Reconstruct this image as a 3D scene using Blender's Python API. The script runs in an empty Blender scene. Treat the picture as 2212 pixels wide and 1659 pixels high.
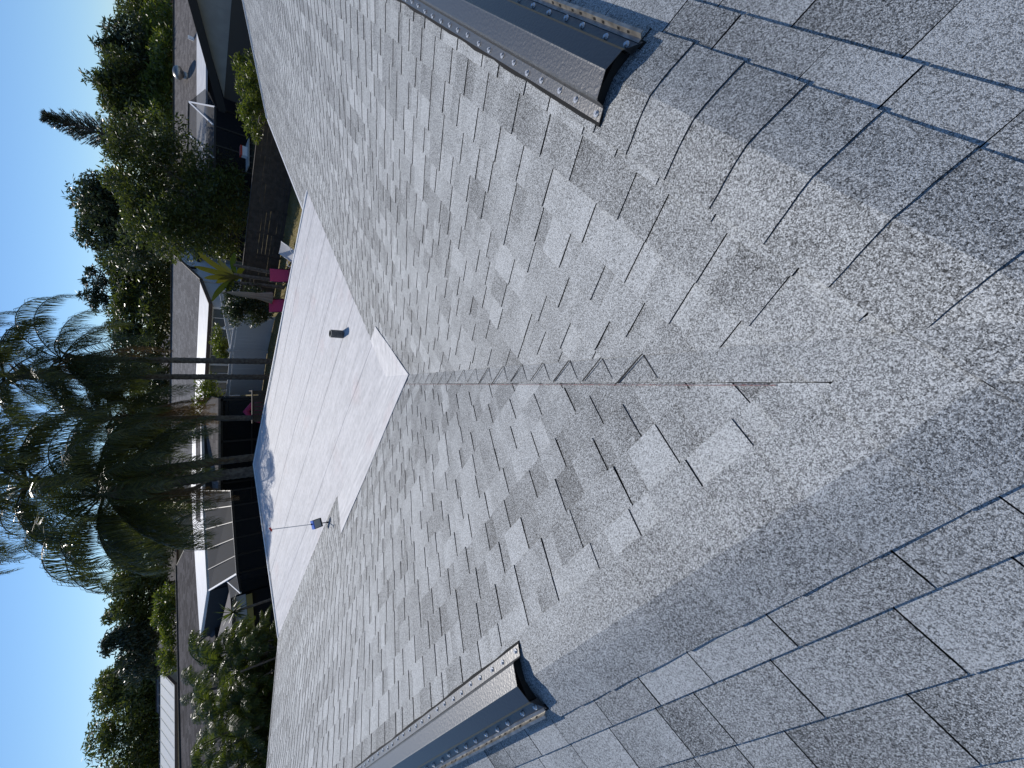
import bpy, math, random
from mathutils import Vector, Matrix
R = math.radians
S = bpy.context.scene
rnd = random.Random(7)
uni = rnd.uniform

# ------------------------------------------------------------------ camera, sky, sun, exposure
H = 4.75                                   # camera height above the lawn
PITCH = R(41.1)
cp, sp = math.cos(PITCH), math.sin(PITCH)
FPX = 867.0
cd = bpy.data.cameras.new('camera'); cd.sensor_width = 36; cd.lens = 36 * FPX / 2212.0
cd.clip_start = 0.05; cd.clip_end = 2000
cam = bpy.data.objects.new('camera', cd); S.collection.objects.link(cam)
# the phone was held upright but the picture is stored on its side: image-right is world-down
cam.matrix_world = Matrix(((0, 1, 0, 0), (-sp, 0, -cp, 0), (-cp, 0, sp, H), (0, 0, 0, 1)))
S.camera = cam

SUN_EL, SUN_AZ = R(40), R(-8)              # azimuth from +Y towards +X
w = bpy.data.worlds.new('World'); S.world = w; w.use_nodes = True
wn = w.node_tree.nodes; wl = w.node_tree.links
bg = wn['Background']; sky = wn.new('ShaderNodeTexSky'); sky.sky_type = 'NISHITA'
sky.sun_disc = False; sky.sun_elevation = SUN_EL; sky.sun_rotation = SUN_AZ
sky.air_density = 1.0; sky.dust_density = 0.0; sky.ozone_density = 8.0; sky.altitude = 0
wl.new(sky.outputs[0], bg.inputs[0]); bg.inputs[1].default_value = 0.104
sd = bpy.data.lights.new('sun', 'SUN'); sd.energy = 3.5; sd.angle = R(0.5); sd.color = (1.0, 0.945, 0.88)
sun = bpy.data.objects.new('sun', sd); S.collection.objects.link(sun)
sdir = Vector((math.sin(SUN_AZ) * math.cos(SUN_EL), math.cos(SUN_AZ) * math.cos(SUN_EL), math.sin(SUN_EL)))
sun.rotation_euler = (-sdir).to_track_quat('-Z', 'Y').to_euler()
S.view_settings.view_transform = 'Standard'; S.view_settings.look = 'None'
S.view_settings.gamma = 1; S.view_settings.exposure = 0.0; S.view_settings.use_curve_mapping = False

# ------------------------------------------------------------------ helpers
C = S.collection
def gd(x):
    v = x - 1106
    return (v * cp + FPX * sp) / (FPX * cp - v * sp)
def at(x, y, Y):
    """a place at forward distance Y (measured once from the survey of the view)"""
    v = x - 1106
    return Vector(((829.5 - y) / (FPX * cp - v * sp) * Y, Y, H - gd(x) * Y))

class MB:
    def __init__(s): s.v = []; s.f = []; s.m = []; s.c = []
    def add(s, vs, fs, mi=0, col=None):
        o = len(s.v); s.v += [tuple(p) for p in vs]
        for f in fs: s.f.append(tuple(i + o for i in f)); s.m.append(mi)
        s.c += [col if isinstance(col, (int, float)) else 0.5] * len(vs) if not isinstance(col, list) else col
    def box(s, c, d, rz=0, mi=0, rot=None):
        hx, hy, hz = d[0] / 2, d[1] / 2, d[2] / 2
        M = rot or Matrix.Rotation(rz, 3, 'Z'); c = Vector(c)
        vs = [c + M @ Vector((x, y, z)) for z in (-hz, hz) for x, y in ((-hx, -hy), (hx, -hy), (hx, hy), (-hx, hy))]
        s.add(vs, [(3, 2, 1, 0), (4, 5, 6, 7), (0, 1, 5, 4), (1, 2, 6, 5), (2, 3, 7, 6), (3, 0, 4, 7)], mi)
    def beam(s, a, b, wd, h=None, mi=0):
        a = Vector(a); b = Vector(b); d = b - a
        if d.length < 1e-6: return
        s.box((a + b) / 2, (wd, h or wd, d.length), mi=mi, rot=d.to_track_quat('Z', 'Y').to_matrix())
    def tube(s, pts, rad, n=8, mi=0, cap=True, col=None):
        pts = [Vector(p) for p in pts]; rings = []
        for i, p in enumerate(pts):
            d = (pts[min(i + 1, len(pts) - 1)] - pts[max(i - 1, 0)]).normalized()
            a = d.orthogonal().normalized() if i == 0 else (rings[-1][1] - d * rings[-1][1].dot(d)).normalized()
            b = d.cross(a); r = rad[i] if isinstance(rad, (list, tuple)) else rad
            rings.append(([p + (a * math.cos(2 * math.pi * k / n) + b * math.sin(2 * math.pi * k / n)) * r for k in range(n)], a))
        vs = [q for rg, _ in rings for q in rg]; fs = []
        for i in range(len(pts) - 1):
            for k in range(n):
                k2 = (k + 1) % n; fs.append((i * n + k, i * n + k2, (i + 1) * n + k2, (i + 1) * n + k))
        if cap: fs.append(tuple(range(n - 1, -1, -1))); fs.append(tuple((len(pts) - 1) * n + k for k in range(n)))
        s.add(vs, fs, mi, col)
    def slab(s, poly, th, mi=0, up=Vector((0, 0, 1))):
        poly = [Vector(p) for p in poly]; n = len(poly); up = Vector(up)
        nn = (poly[1] - poly[0]).cross(poly[2] - poly[0])
        if nn.dot(up) < 0: poly.reverse()
        vs = poly + [p - up * th for p in poly]
        fs = [tuple(range(n)), tuple(range(2 * n - 1, n - 1, -1))] + [(i, i + n, (i + 1) % n + n, (i + 1) % n) for i in range(n)]
        s.add(vs, fs, mi)
    def build(s, name, mats, parent=None, smooth=False, kind=None, attr=False):
        me = bpy.data.meshes.new(name); me.from_pydata(s.v, [], s.f)
        for m in (mats if isinstance(mats, (list, tuple)) else [mats]): me.materials.append(m)
        if any(s.m): me.polygons.foreach_set('material_index', s.m)
        if smooth: me.polygons.foreach_set('use_smooth', [True] * len(s.f))
        if attr:
            a = me.attributes.new('tone', 'FLOAT', 'POINT'); a.data.foreach_set('value', s.c)
        me.update()
        o = bpy.data.objects.new(name, me); C.objects.link(o)
        if parent is not None:
            o.parent = parent
            if parent.type == 'EMPTY' or True:
                o.matrix_parent_inverse = WI.get(parent.name, Matrix())
        if kind: o['kind'] = kind
        return o
WI = {}
def thing(name, label, cat, loc=(0, 0, 0), group=None):
    o = bpy.data.objects.new(name, None); C.objects.link(o); o.location = loc; o.empty_display_size = .3
    o['label'] = label; o['category'] = cat
    if group: o['group'] = group
    WI[o.name] = Matrix.Translation(-Vector(loc))
    return o
def tag(o, label, cat, group=None):
    o['label'] = label; o['category'] = cat
    if group: o['group'] = group
    return o
def copy_tree(o, parent=None):
    c = o.copy(); C.objects.link(c)
    if parent is not None: c.parent = parent
    for ch in list(o.children): copy_tree(ch, c)
    return c

# ------------------------------------------------------------------ materials
def mat(name, col, rough=.6, metal=0, spec=.5, noise=None, bump=None, col2=None, alpha=1, trans=0):
    m = bpy.data.materials.new(name); m.use_nodes = True
    nt = m.node_tree; N = nt.nodes; L = nt.links; b = N['Principled BSDF']
    b.inputs['Base Color'].default_value = (*col, 1); b.inputs['Roughness'].default_value = rough
    b.inputs['Metallic'].default_value = metal; b.inputs['Specular IOR Level'].default_value = spec
    b.inputs['Alpha'].default_value = alpha
    geo = N.new('ShaderNodeNewGeometry')
    if noise:
        n = N.new('ShaderNodeTexNoise'); n.inputs['Scale'].default_value = noise; n.inputs['Detail'].default_value = 5
        mp = N.new('ShaderNodeMapping'); L.new(geo.outputs['Position'], mp.inputs[0]); L.new(mp.outputs[0], n.inputs[0])
        rp = N.new('ShaderNodeValToRGB'); rp.color_ramp.elements[0].position = .35; rp.color_ramp.elements[1].position = .65
        rp.color_ramp.elements[0].color = (*col, 1); rp.color_ramp.elements[1].color = (*(col2 or tuple(c * .7 for c in col)), 1)
        L.new(n.outputs[0], rp.inputs[0]); L.new(rp.outputs[0], b.inputs['Base Color']); m['map'] = mp.name
    if bump:
        n2 = N.new('ShaderNodeTexNoise'); n2.inputs['Scale'].default_value = bump[0]; n2.inputs['Detail'].default_value = 4
        L.new(geo.outputs['Position'], n2.inputs[0])
        bp = N.new('ShaderNodeBump'); bp.inputs['Strength'].default_value = 1; bp.inputs['Distance'].default_value = bump[1]
        L.new(n2.outputs[0], bp.inputs['Height']); L.new(bp.outputs[0], b.inputs['Normal'])
    return m
def leafmat(name, col, col2, tr=.35, rough=.4, scale=3.0):
    m = bpy.data.materials.new(name); m.use_nodes = True
    nt = m.node_tree; N = nt.nodes; L = nt.links; b = N['Principled BSDF']; out = N['Material Output']
    at_ = N.new('ShaderNodeAttribute'); at_.attribute_name = 'tone'
    rp = N.new('ShaderNodeMix'); rp.data_type = 'RGBA'
    rp.inputs[6].default_value = (*col, 1); rp.inputs[7].default_value = (*col2, 1); L.new(at_.outputs['Fac'], rp.inputs[0])
    L.new(rp.outputs[2], b.inputs['Base Color']); b.inputs['Roughness'].default_value = rough
    t = N.new('ShaderNodeBsdfTranslucent'); L.new(rp.outputs[2], t.inputs[0])
    hs = N.new('ShaderNodeHueSaturation'); hs.inputs['Value'].default_value = 1.7; hs.inputs['Saturation'].default_value = 1.15
    L.new(rp.outputs[2], hs.inputs['Color']); L.new(hs.outputs[0], t.inputs[0])
    mx = N.new('ShaderNodeMixShader'); mx.inputs[0].default_value = tr
    L.new(b.outputs[0], mx.inputs[1]); L.new(t.outputs[0], mx.inputs[2]); L.new(mx.outputs[0], out.inputs[0])
    return m

def shingle_mat(name, dark, light, big=1.0):
    """ceramic granules: every granule has its own grey; blend tone per shingle from the 'tone' attribute"""
    m = bpy.data.materials.new(name); m.use_nodes = True
    nt = m.node_tree; N = nt.nodes; L = nt.links; b = N['Principled BSDF']
    geo = N.new('ShaderNodeNewGeometry'); at_ = N.new('ShaderNodeAttribute'); at_.attribute_name = 'tone'
    vo = N.new('ShaderNodeTexVoronoi'); vo.inputs['Scale'].default_value = 520 / big; L.new(geo.outputs['Position'], vo.inputs['Vector'])
    vo2 = N.new('ShaderNodeTexVoronoi'); vo2.inputs['Scale'].default_value = 290 / big; L.new(geo.outputs['Position'], vo2.inputs['Vector'])
    s1 = N.new('ShaderNodeSeparateColor'); L.new(vo.outputs['Color'], s1.inputs[0])
    s2 = N.new('ShaderNodeSeparateColor'); L.new(vo2.outputs['Color'], s2.inputs[0])
    pat = N.new('ShaderNodeTexNoise'); pat.inputs['Scale'].default_value = 9; pat.inputs['Detail'].default_value = 3; L.new(geo.outputs['Position'], pat.inputs['Vector'])
    def ma(op, a, bb):
        n = N.new('ShaderNodeMath'); n.operation = op
        for i, q in enumerate((a, bb)):
            if isinstance(q, (int, float)): n.inputs[i].default_value = q
            else: L.new(q, n.inputs[i])
        return n.outputs[0]
    g1 = ma('POWER', s1.outputs[0], 1.5)
    g2 = s2.outputs[1]
    gr = ma('ADD', ma('MULTIPLY', g1, .62), ma('MULTIPLY', g2, .38))       # granule value
    patc = ma('MULTIPLY', ma('SUBTRACT', pat.outputs[0], .5), .45)
    tone = ma('ADD', at_.outputs['Fac'], patc)
    fac = ma('ADD', ma('MULTIPLY', tone, .50), ma('SUBTRACT', ma('MULTIPLY', gr, 1.38), .26))
    rp = N.new('ShaderNodeValToRGB'); cr = rp.color_ramp; L.new(fac, rp.inputs[0])
    cr.elements[0].position = 0; cr.elements[0].color = (dark[0], dark[1], dark[2], 1)
    cr.elements[1].position = 1; cr.elements[1].color = (light[0], light[1], light[2], 1)
    e = cr.elements.new(.5); md = [(dark[i] * .62 + light[i] * .38) for i in range(3)]; e.color = (*md, 1)
    L.new(rp.outputs[0], b.inputs['Base Color']); b.inputs['Roughness'].default_value = .62; b.inputs['Specular IOR Level'].default_value = .35
    bp = N.new('ShaderNodeBump'); bp.inputs['Strength'].default_value = .55; bp.inputs['Distance'].default_value = .0012 * big
    L.new(ma('SUBTRACT', 1, vo.outputs['Distance']), bp.inputs['Height']); L.new(bp.outputs[0], b.inputs['Normal'])
    return m
M = {}
M['shingle'] = shingle_mat('granules', (.026, .027, .027), (.585, .61, .615))
M['asphalt_and_shadow'] = mat('asphalt_edge_and_shadow', (.012, .012, .013), .8)  # shingle sides; also paints the shadow strokes along the valley laps
M['deck'] = mat('underlay', (.03, .03, .032), .8)
M['vent'] = mat('vent_black_metal', (.020, .021, .024), .36, 0, .75, bump=(110, .0009))
_b = M['vent'].node_tree.nodes['Principled BSDF']; _b.inputs['IOR'].default_value = 1.9; _b.inputs['Specular IOR Level'].default_value = .6; _b.inputs['Roughness'].default_value = .36; _b.inputs['Base Color'].default_value = (.011, .011, .012, 1)
M['vent_under'] = mat('vent_foam', (.006, .006, .006), .9)
M['galv'] = mat('galvanised_metal', (.42, .41, .38), .38, .85, .5, noise=40, col2=(.25, .24, .22))
M['screw'] = mat('zinc_screw', (.75, .75, .75), .4, .5)
M['chalk'] = mat('red_chalk', (.30, .13, .12), .9, noise=150, col2=(.2, .18, .175))
M['white_trim'] = mat('white_trim', (.8, .8, .79), .45)
M['dark_pipe'] = mat('weathered_pipe', (.05, .052, .055), .6, noise=60, col2=(.13, .13, .125))

def membrane_mat():
    m = bpy.data.materials.new('white_membrane'); m.use_nodes = True
    nt = m.node_tree; N = nt.nodes; L = nt.links; b = N['Principled BSDF']
    geo = N.new('ShaderNodeNewGeometry')
    mp0 = N.new('ShaderNodeMapping'); mp0.inputs['Rotation'].default_value = (0, 0, R(45)); L.new(geo.outputs['Position'], mp0.inputs[0])
    mp = N.new('ShaderNodeMapping'); mp.inputs['Scale'].default_value = (.55, 4.5, 1); L.new(mp0.outputs[0], mp.inputs[0])
    n1 = N.new('ShaderNodeTexNoise'); n1.inputs['Scale'].default_value = 3.0; n1.inputs['Detail'].default_value = 7; n1.inputs['Roughness'].default_value = .65; L.new(mp.outputs[0], n1.inputs[0])
    n2 = N.new('ShaderNodeTexNoise'); n2.inputs['Scale'].default_value = 1.1; n2.inputs['Detail'].default_value = 4; L.new(geo.outputs['Position'], n2.inputs[0])
    n3 = N.new('ShaderNodeTexNoise'); n3.inputs['Scale'].default_value = 14; n3.inputs['Detail'].default_value = 3; L.new(geo.outputs['Position'], n3.inputs[0])
    mx = N.new('ShaderNodeMix'); mx.data_type = 'FLOAT'; mx.inputs[0].default_value = .35; L.new(n1.outputs[0], mx.inputs[2]); L.new(n3.outputs[0], mx.inputs[3])
    rp = N.new('ShaderNodeValToRGB'); rp.color_ramp.elements[0].position = .3; rp.color_ramp.elements[0].color = (.44, .445, .45, 1)
    rp.color_ramp.elements[1].position = .66; rp.color_ramp.elements[1].color = (.76, .75, .75, 1); L.new(mx.outputs[0], rp.inputs[0])
    pk = N.new('ShaderNodeValToRGB'); pk.color_ramp.elements[0].position = .60; pk.color_ramp.elements[0].color = (1, 1, 1, 1)
    pk.color_ramp.elements[1].position = .78; pk.color_ramp.elements[1].color = (1, .90, .89, 1); L.new(n2.outputs[0], pk.inputs[0])
    mu = N.new('ShaderNodeMix'); mu.data_type = 'RGBA'; mu.blend_type = 'MULTIPLY'; mu.inputs[0].default_value = 1
    L.new(rp.outputs[0], mu.inputs[6]); L.new(pk.outputs[0], mu.inputs[7]); L.new(mu.outputs[2], b.inputs['Base Color'])
    b.inputs['Roughness'].default_value = .7
    bp = N.new('ShaderNodeBump'); bp.inputs['Distance'].default_value = .012; bp.inputs['Strength'].default_value = .6; L.new(mx.outputs[0], bp.inputs['Height']); L.new(bp.outputs[0], b.inputs['Normal'])
    return m
M['membrane'] = membrane_mat()
M['membrane_gray'] = mat('grey_membrane', (.13, .12, .125), .8, noise=2.0, col2=(.075, .07, .074))
M['white_roof'] = mat('white_pan_roof', (.78, .78, .77), .5, noise=1.3, col2=(.66, .67, .68))
M['stain'] = mat('pink_stain', (.80, .66, .65), .75, noise=6, col2=(.80, .77, .77))

def course_mat(name, a, b_, scale):
    """far roofs: courses too small to tell apart"""
    m = bpy.data.materials.new(name); m.use_nodes = True
    nt = m.node_tree; N = nt.nodes; L = nt.links; b = N['Principled BSDF']
    uv = N.new('ShaderNodeUVMap')
    br = N.new('ShaderNodeTexBrick'); br.inputs['Color1'].default_value = (*a, 1); br.inputs['Color2'].default_value = (*b_, 1)
    br.inputs['Mortar'].default_value = (*[c * .45 for c in a], 1); br.inputs['Scale'].default_value = 1; br.inputs['Mortar Size'].default_value = .012
    br.inputs['Brick Width'].default_value = .26 * scale; br.inputs['Row Height'].default_value = .15 * scale; br.offset = .37
    L.new(uv.outputs[0], br.inputs['Vector'])
    n = N.new('ShaderNodeTexNoise'); n.inputs['Scale'].default_value = 6; n.inputs['Detail'].default_value = 6; L.new(uv.outputs[0], n.inputs[0])
    mu = N.new('ShaderNodeMix'); mu.data_type = 'RGBA'; mu.blend_type = 'MULTIPLY'; mu.inputs[0].default_value = .8
    rp = N.new('ShaderNodeValToRGB'); rp.color_ramp.elements[0].color = (.55, .55, .55, 1); rp.color_ramp.elements[1].color = (1.2, 1.2, 1.2, 1); L.new(n.outputs[0], rp.inputs[0])
    L.new(br.outputs[0], mu.inputs[6]); L.new(rp.outputs[0], mu.inputs[7]); L.new(mu.outputs[2], b.inputs['Base Color']); b.inputs['Roughness'].default_value = .95; b.inputs['Specular IOR Level'].default_value = .08
    return m
M['roof_grey'] = course_mat('weathered_grey_shingle', (.30, .275, .255), (.17, .155, .145), 1.7)
M['roof_light'] = course_mat('pale_grey_shingle', (.34, .325, .31), (.22, .21, .20), 1.7)
M['roof_dark'] = course_mat('dark_grey_shingle', (.14, .13, .13), (.06, .055, .055), 1.7)
M['roof_brown'] = course_mat('brown_tile', (.22, .11, .075), (.14, .075, .05), 1.3)
M['white_metal'] = mat('white_ribbed_metal', (.80, .79, .72), .5)
M['siding'] = mat('grey_siding', (.36, .36, .35), .7, noise=2, col2=(.30, .30, .29))
M['lower_wall'] = mat('dark_brown_wall', (.075, .068, .06), .8)
M['white_siding'] = mat('white_siding', (.74, .77, .80), .6)
M['stucco'] = mat('beige_stucco', (.52, .47, .39), .85, noise=3, col2=(.45, .41, .34))
M['yellow'] = mat('yellow_trim', (.55, .43, .14), .6)
M['fascia'] = mat('dark_fascia', (.02, .017, .015), .6)
M['brown'] = mat('brown_fascia', (.11, .075, .055), .6)
M['vinyl'] = mat('white_vinyl', (.72, .73, .74), .4)
M['wood'] = mat('weathered_dark_board', (.05, .042, .035), .75, noise=5, col2=(.085, .073, .062))
M['black'] = mat('black_frame', (.01, .01, .011), .5)
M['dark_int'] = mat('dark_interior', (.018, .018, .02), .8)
M['glass'] = mat('window_glass', (.16, .19, .20), .15, 0, .8)
M['pink'] = mat('pink_mesh_fabric', (.55, .045, .14), .6)
M['white_fab'] = mat('white_mesh_fabric', (.72, .72, .70), .6)
M['beige_fab'] = mat('beige_canvas', (.30, .25, .19), .8)
M['red'] = mat('red_plastic', (.5, .03, .02), .35)
M['blue'] = mat('blue_plastic', (.03, .12, .55), .35)
M['grey_panel'] = mat('grey_panel', (.40, .40, .36), .5)
M['alu'] = mat('aluminium_pole', (.55, .56, .58), .3, .8)
M['bark'] = mat('bark', (.11, .09, .07), .9, noise=12, col2=(.2, .175, .15))
M['palm_trunk'] = mat('palm_trunk', (.16, .15, .13), .9, noise=9, col2=(.07, .06, .055))
M['dead'] = mat('dead_sheath', (.20, .15, .10), .7, noise=8, col2=(.12, .085, .055))
def screen_mat(name, col, a):
    m = bpy.data.materials.new(name); m.use_nodes = True
    b = m.node_tree.nodes['Principled BSDF']; b.inputs['Base Color'].default_value = (*col, 1); b.inputs['Alpha'].default_value = a; b.inputs['Roughness'].default_value = .9; b.inputs['Specular IOR Level'].default_value = .05
    return m
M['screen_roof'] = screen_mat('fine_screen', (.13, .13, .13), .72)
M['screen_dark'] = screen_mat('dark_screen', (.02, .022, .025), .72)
M['leaf'] = leafmat('leaf_mid', (.030, .044, .014), (.105, .125, .030))
M['leaf_dark'] = leafmat('leaf_dark', (.020, .032, .014), (.062, .080, .030), .28)
M['leaf_yel'] = leafmat('leaf_yellow', (.055, .085, .018), (.15, .175, .035), .42)
M['leaf_pine'] = leafmat('leaf_pine', (.022, .035, .018), (.045, .06, .03), .2)
M['frond'] = leafmat('frond', (.028, .040, .012), (.095, .105, .025), .38, .3)
M['frond_brown'] = leafmat('frond_dry', (.10, .06, .025), (.17, .12, .05), .3, .6)
M['banana'] = leafmat('banana_leaf', (.022, .045, .010), (.10, .10, .018), .22, .35)

def lawn_mat():
    m = bpy.data.materials.new('lawn'); m.use_nodes = True
    nt = m.node_tree; N = nt.nodes; L = nt.links; b = N['Principled BSDF']
    geo = N.new('ShaderNodeNewGeometry')
    n1 = N.new('ShaderNodeTexNoise'); n1.inputs['Scale'].default_value = 1.2; n1.inputs['Detail'].default_value = 8; L.new(geo.outputs['Position'], n1.inputs[0])
    rp = N.new('ShaderNodeValToRGB'); rp.color_ramp.elements[0].position = .35; rp.color_ramp.elements[0].color = (.20, .17, .055, 1)
    rp.color_ramp.elements[1].position = .65; rp.color_ramp.elements[1].color = (.32, .25, .11, 1); L.new(n1.outputs[0], rp.inputs[0])
    L.new(rp.outputs[0], b.inputs['Base Color']); b.inputs['Roughness'].default_value = .9
    bp = N.new('ShaderNodeBump'); bp.inputs['Distance'].default_value = .05; n2 = N.new('ShaderNodeTexNoise'); n2.inputs['Scale'].default_value = 30
    L.new(geo.outputs['Position'], n2.inputs[0]); L.new(n2.outputs[0], bp.inputs['Height']); L.new(bp.outputs[0], b.inputs['Normal'])
    return m
M['lawn'] = lawn_mat()

# ------------------------------------------------------------------ ground
g = MB(); g.add([(-900, -300, 0), (900, -300, 0), (900, 1400, 0), (-900, 1400, 0)], [(0, 1, 2, 3)])
g.build('ground', M['lawn'], kind='structure')

# ------------------------------------------------------------------ the house we stand on
q2 = math.sqrt(.5)
JX, JY, JZ = .095, -.106, H - .9775
SL = 1 / 3.0; CA = 1 / math.sqrt(1 + SL * SL); SA = SL * CA
FLATZ = JZ - 1.1725; PF = 3.5175              # flat roof level, and plan distance of its edge from each ridge
EV = 4.45                                     # plan distance ridge -> eave
HA, HB = 15.9, 8.9                            # right gable end, left ridge end
FA, FB = 8.79, 12.5                           # flat roof far sides
def ab(a, b, z):                              # a runs along the right ridge, b along the left ridge
    return Vector((JX + (a - b) * q2, JY + (a + b) * q2, z))
house = thing('house', 'grey shingled house with a white flat roof in its inner corner, nearest the camera', 'house', (JX, JY, 0))

class Plane:
    """slope: t along the ridge, s down the slope, h above the deck"""
    def __init__(s, kind): s.k = kind
    def P(s, t, d, h=0.0):
        pl = d * CA + h * SA; z = JZ - d * SA + h * CA
        return {'R': lambda: ab(t, pl, z), 'L': lambda: ab(pl, t, z), 'RO': lambda: ab(t, -pl, z), 'LO': lambda: ab(-pl, t, z)}[s.k]()
PR, PL, PRO, PLO = Plane('R'), Plane('L'), Plane('RO'), Plane('LO')
EVS = EV / CA
def deck(pl, poly):
    m = MB(); m.slab([pl.P(t, d, -.001) for t, d in poly], .12, 0); return m.build('roof_slope', M['deck'], house)
SEC = .143
fl = PF / CA
decks = {
 'R': deck(PR, [(0, 0), (HA, 0), (HA, EVS), (FA + .02, EVS), (FA + .02, fl), (PF, fl)]),
 'L': deck(PL, [(0, 0), (HB, 0), (HB + PF, fl), (PF, fl)]),
 'RO': deck(PRO, [(0, 0), (HA, 0), (HA, EVS), (-EV, EVS)]),
 'LO': deck(PLO, [(0, 0), (HB, 0), (HB + EV, EVS), (-EV, EVS)])}
# concave polygon of the right slope is split so that slabs stay convex
def clip(poly, fn):
    out = []
    for i in range(len(poly)):
        a, b = poly[i], poly[(i + 1) % len(poly)]; fa, fb = fn(a), fn(b)
        if fa >= 0: out.append(a)
        if (fa >= 0) != (fb >= 0):
            k = fa / (fa - fb); out.append((a[0] + (b[0] - a[0]) * k, a[1] + (b[1] - a[1]) * k, a[2] + (b[2] - a[2]) * k))
    return out
def screen_area(ps):
    qs = []
    for p in ps:
        d = p - Vector((0, 0, H)); z = d.y * cp - d.z * sp
        if z < .1: return 0
        U = d.y * sp + d.z * cp; qs.append((829.5 + FPX * d.x / z, 1106 - FPX * U / z))
    xs = [q[0] for q in qs]; ys = [q[1] for q in qs]
    if max(xs) < 0 or min(xs) > 1659 or max(ys) < 0 or min(ys) > 2212: return 0
    a = 0
    for i in range(len(qs)): a += qs[i - 1][0] * qs[i][1] - qs[i][0] * qs[i - 1][1]
    return abs(a) / 2

def piece_mesh(pl, poly, d0, d1, hb, tone, bf=0, jitter=0.0):
    """one tab: top surface rising towards its butt (d1), dark sides. poly = [(t,d,tone)]"""
    lo_h = .0040 if hb > .007 else .0012
    def hh(d): return lo_h + (hb - lo_h) * (d - d0) / (d1 - d0) + bf
    n = len(poly); vs = [pl.P(t, d, hh(d)) for t, d, _ in poly] + [pl.P(t, d, -.0005) for t, d, _ in poly]
    top = tuple(range(n))
    a = (vs[1] - vs[0]).cross(vs[2] - vs[0])
    flip = a.z < 0
    f = [top if not flip else top[::-1]]
    for i in range(n):
        j = (i + 1) % n; sd_ = (i, i + n, j + n, j); f.append(sd_ if not flip else sd_[::-1])
    return vs, f, [k for _, _, k in poly] * 2

pieces = []
def lay(pl, key, s_first, tmin, tmax, dmax, halfplanes, seed, extra=0.0, outer=False):
    rr = random.Random(seed); d1 = s_first; row = 0
    while d1 - SEC < dmax:
        d0 = d1 - SEC - .012; dd1 = d1 + rr.uniform(-.0015, .0015)
        t = tmin - rr.uniform(0, .4); base = rr.uniform(.42, .56)
        blend = base
        while t < tmax:
            w1 = rr.choice((.09, .12, .13, .15, .16, .18)) + rr.uniform(-.012, .012)
            w2 = rr.choice((.04, .06, .07, .09, .11)) + rr.uniform(-.01, .01)
            if outer: w1, w2 = rr.choice((.15, .18, .20, .22, .25, .29)), 0
            blend = min(.72, max(.28, blend + rr.uniform(-.16, .16)))
            for (ta, tb, raised) in ((t + (.0035 if outer else .0022), t + w1, 1), (t + w1, t + w1 + w2, 0)):
                if tb - ta < .005: continue
                k0 = blend + rr.gauss(0, .12) + (.03 if raised else -.03)
                k1 = k0 + rr.gauss(0, .22)
                if rr.random() < .12: k0 += .38
                if rr.random() < .08: k0 -= .25
                k0 = max(0, min(1, k0)); k1 = max(0, min(1, k1))
                sk = rr.uniform(-.002, .002)
                pg = [(ta, d0, k0), (tb, d0, k1), (tb + sk, dd1, k1), (ta + sk, dd1, k0)]
                for hp in halfplanes:
                    pg = clip(pg, hp)
                    if len(pg) < 3: break
                if len(pg) < 3: continue
                hb = ((.0105 if outer else .0085) if raised else .0045) + rr.uniform(-.0006, .0006)
                vs, f, c = piece_mesh(pl, pg, d0, dd1, hb, 0, extra)
                pieces.append([screen_area(vs[:len(pg)]), key, vs, f, c])
            t += w1 + w2
        d1 += SEC; row += 1
XO = .095 / q2                                 # closed-cut valley: the left courses stop this far short of the centre
lay(PR, 'R', .166, -.1, HA + .1, EVS + .03, [lambda p: p[0] - p[1] * CA, lambda p: HA + .03 - p[0], lambda p: EVS + .03 - p[1],
    lambda p: (fl + .005 - p[1]) if p[0] < FA + .02 else 1], 11)
lay(PL, 'L', .138 + .09, -.1, HB + EV + .2, fl + .02, [lambda p: p[0] - p[1] * CA - XO, lambda p: HB + p[1] * CA - p[0], lambda p: fl + .005 - p[1]], 12, .0035)
lay(PRO, 'RO', .236, -EV, HA, 3.2, [lambda p: p[0] + p[1] * CA, lambda p: HA - p[0]], 13, outer=True)
lay(PLO, 'LO', .23, -EV, HB + EV, 3.2, [lambda p: p[0] + p[1] * CA, lambda p: HB + p[1] * CA - p[0]], 14, outer=True)
pieces.sort(key=lambda e: -e[0])
SM = [M['shingle'], M['asphalt_and_shadow']]
def add_piece(mb, e):
    o = len(mb.v); mb.v += [tuple(p) for p in e[2]]
    for i, f in enumerate(e[3]): mb.f.append(tuple(k + o for k in f)); mb.m.append(0 if i == 0 else 1)
    mb.c += e[4]
for e in pieces[:300]:
    mb = MB(); add_piece(mb, e); c = sum((Vector(p) for p in mb.v), Vector()) / len(mb.v)
    mb.v = [tuple(Vector(p) - c) for p in mb.v]
    o = mb.build('shingle', SM, decks[e[1]], attr=True); o.matrix_parent_inverse = WI[house.name] if False else Matrix()
    o.location = c - Vector(house.location)
    o.location = c - house.location
    o.matrix_parent_inverse = Matrix.Translation(house.location)
for key, dk in decks.items():
    mb = MB()
    for e in pieces[300:]:
        if e[1] == key: add_piece(mb, e)
    mb.build('shingle_field', SM, dk, attr=True, kind='stuff')

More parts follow.
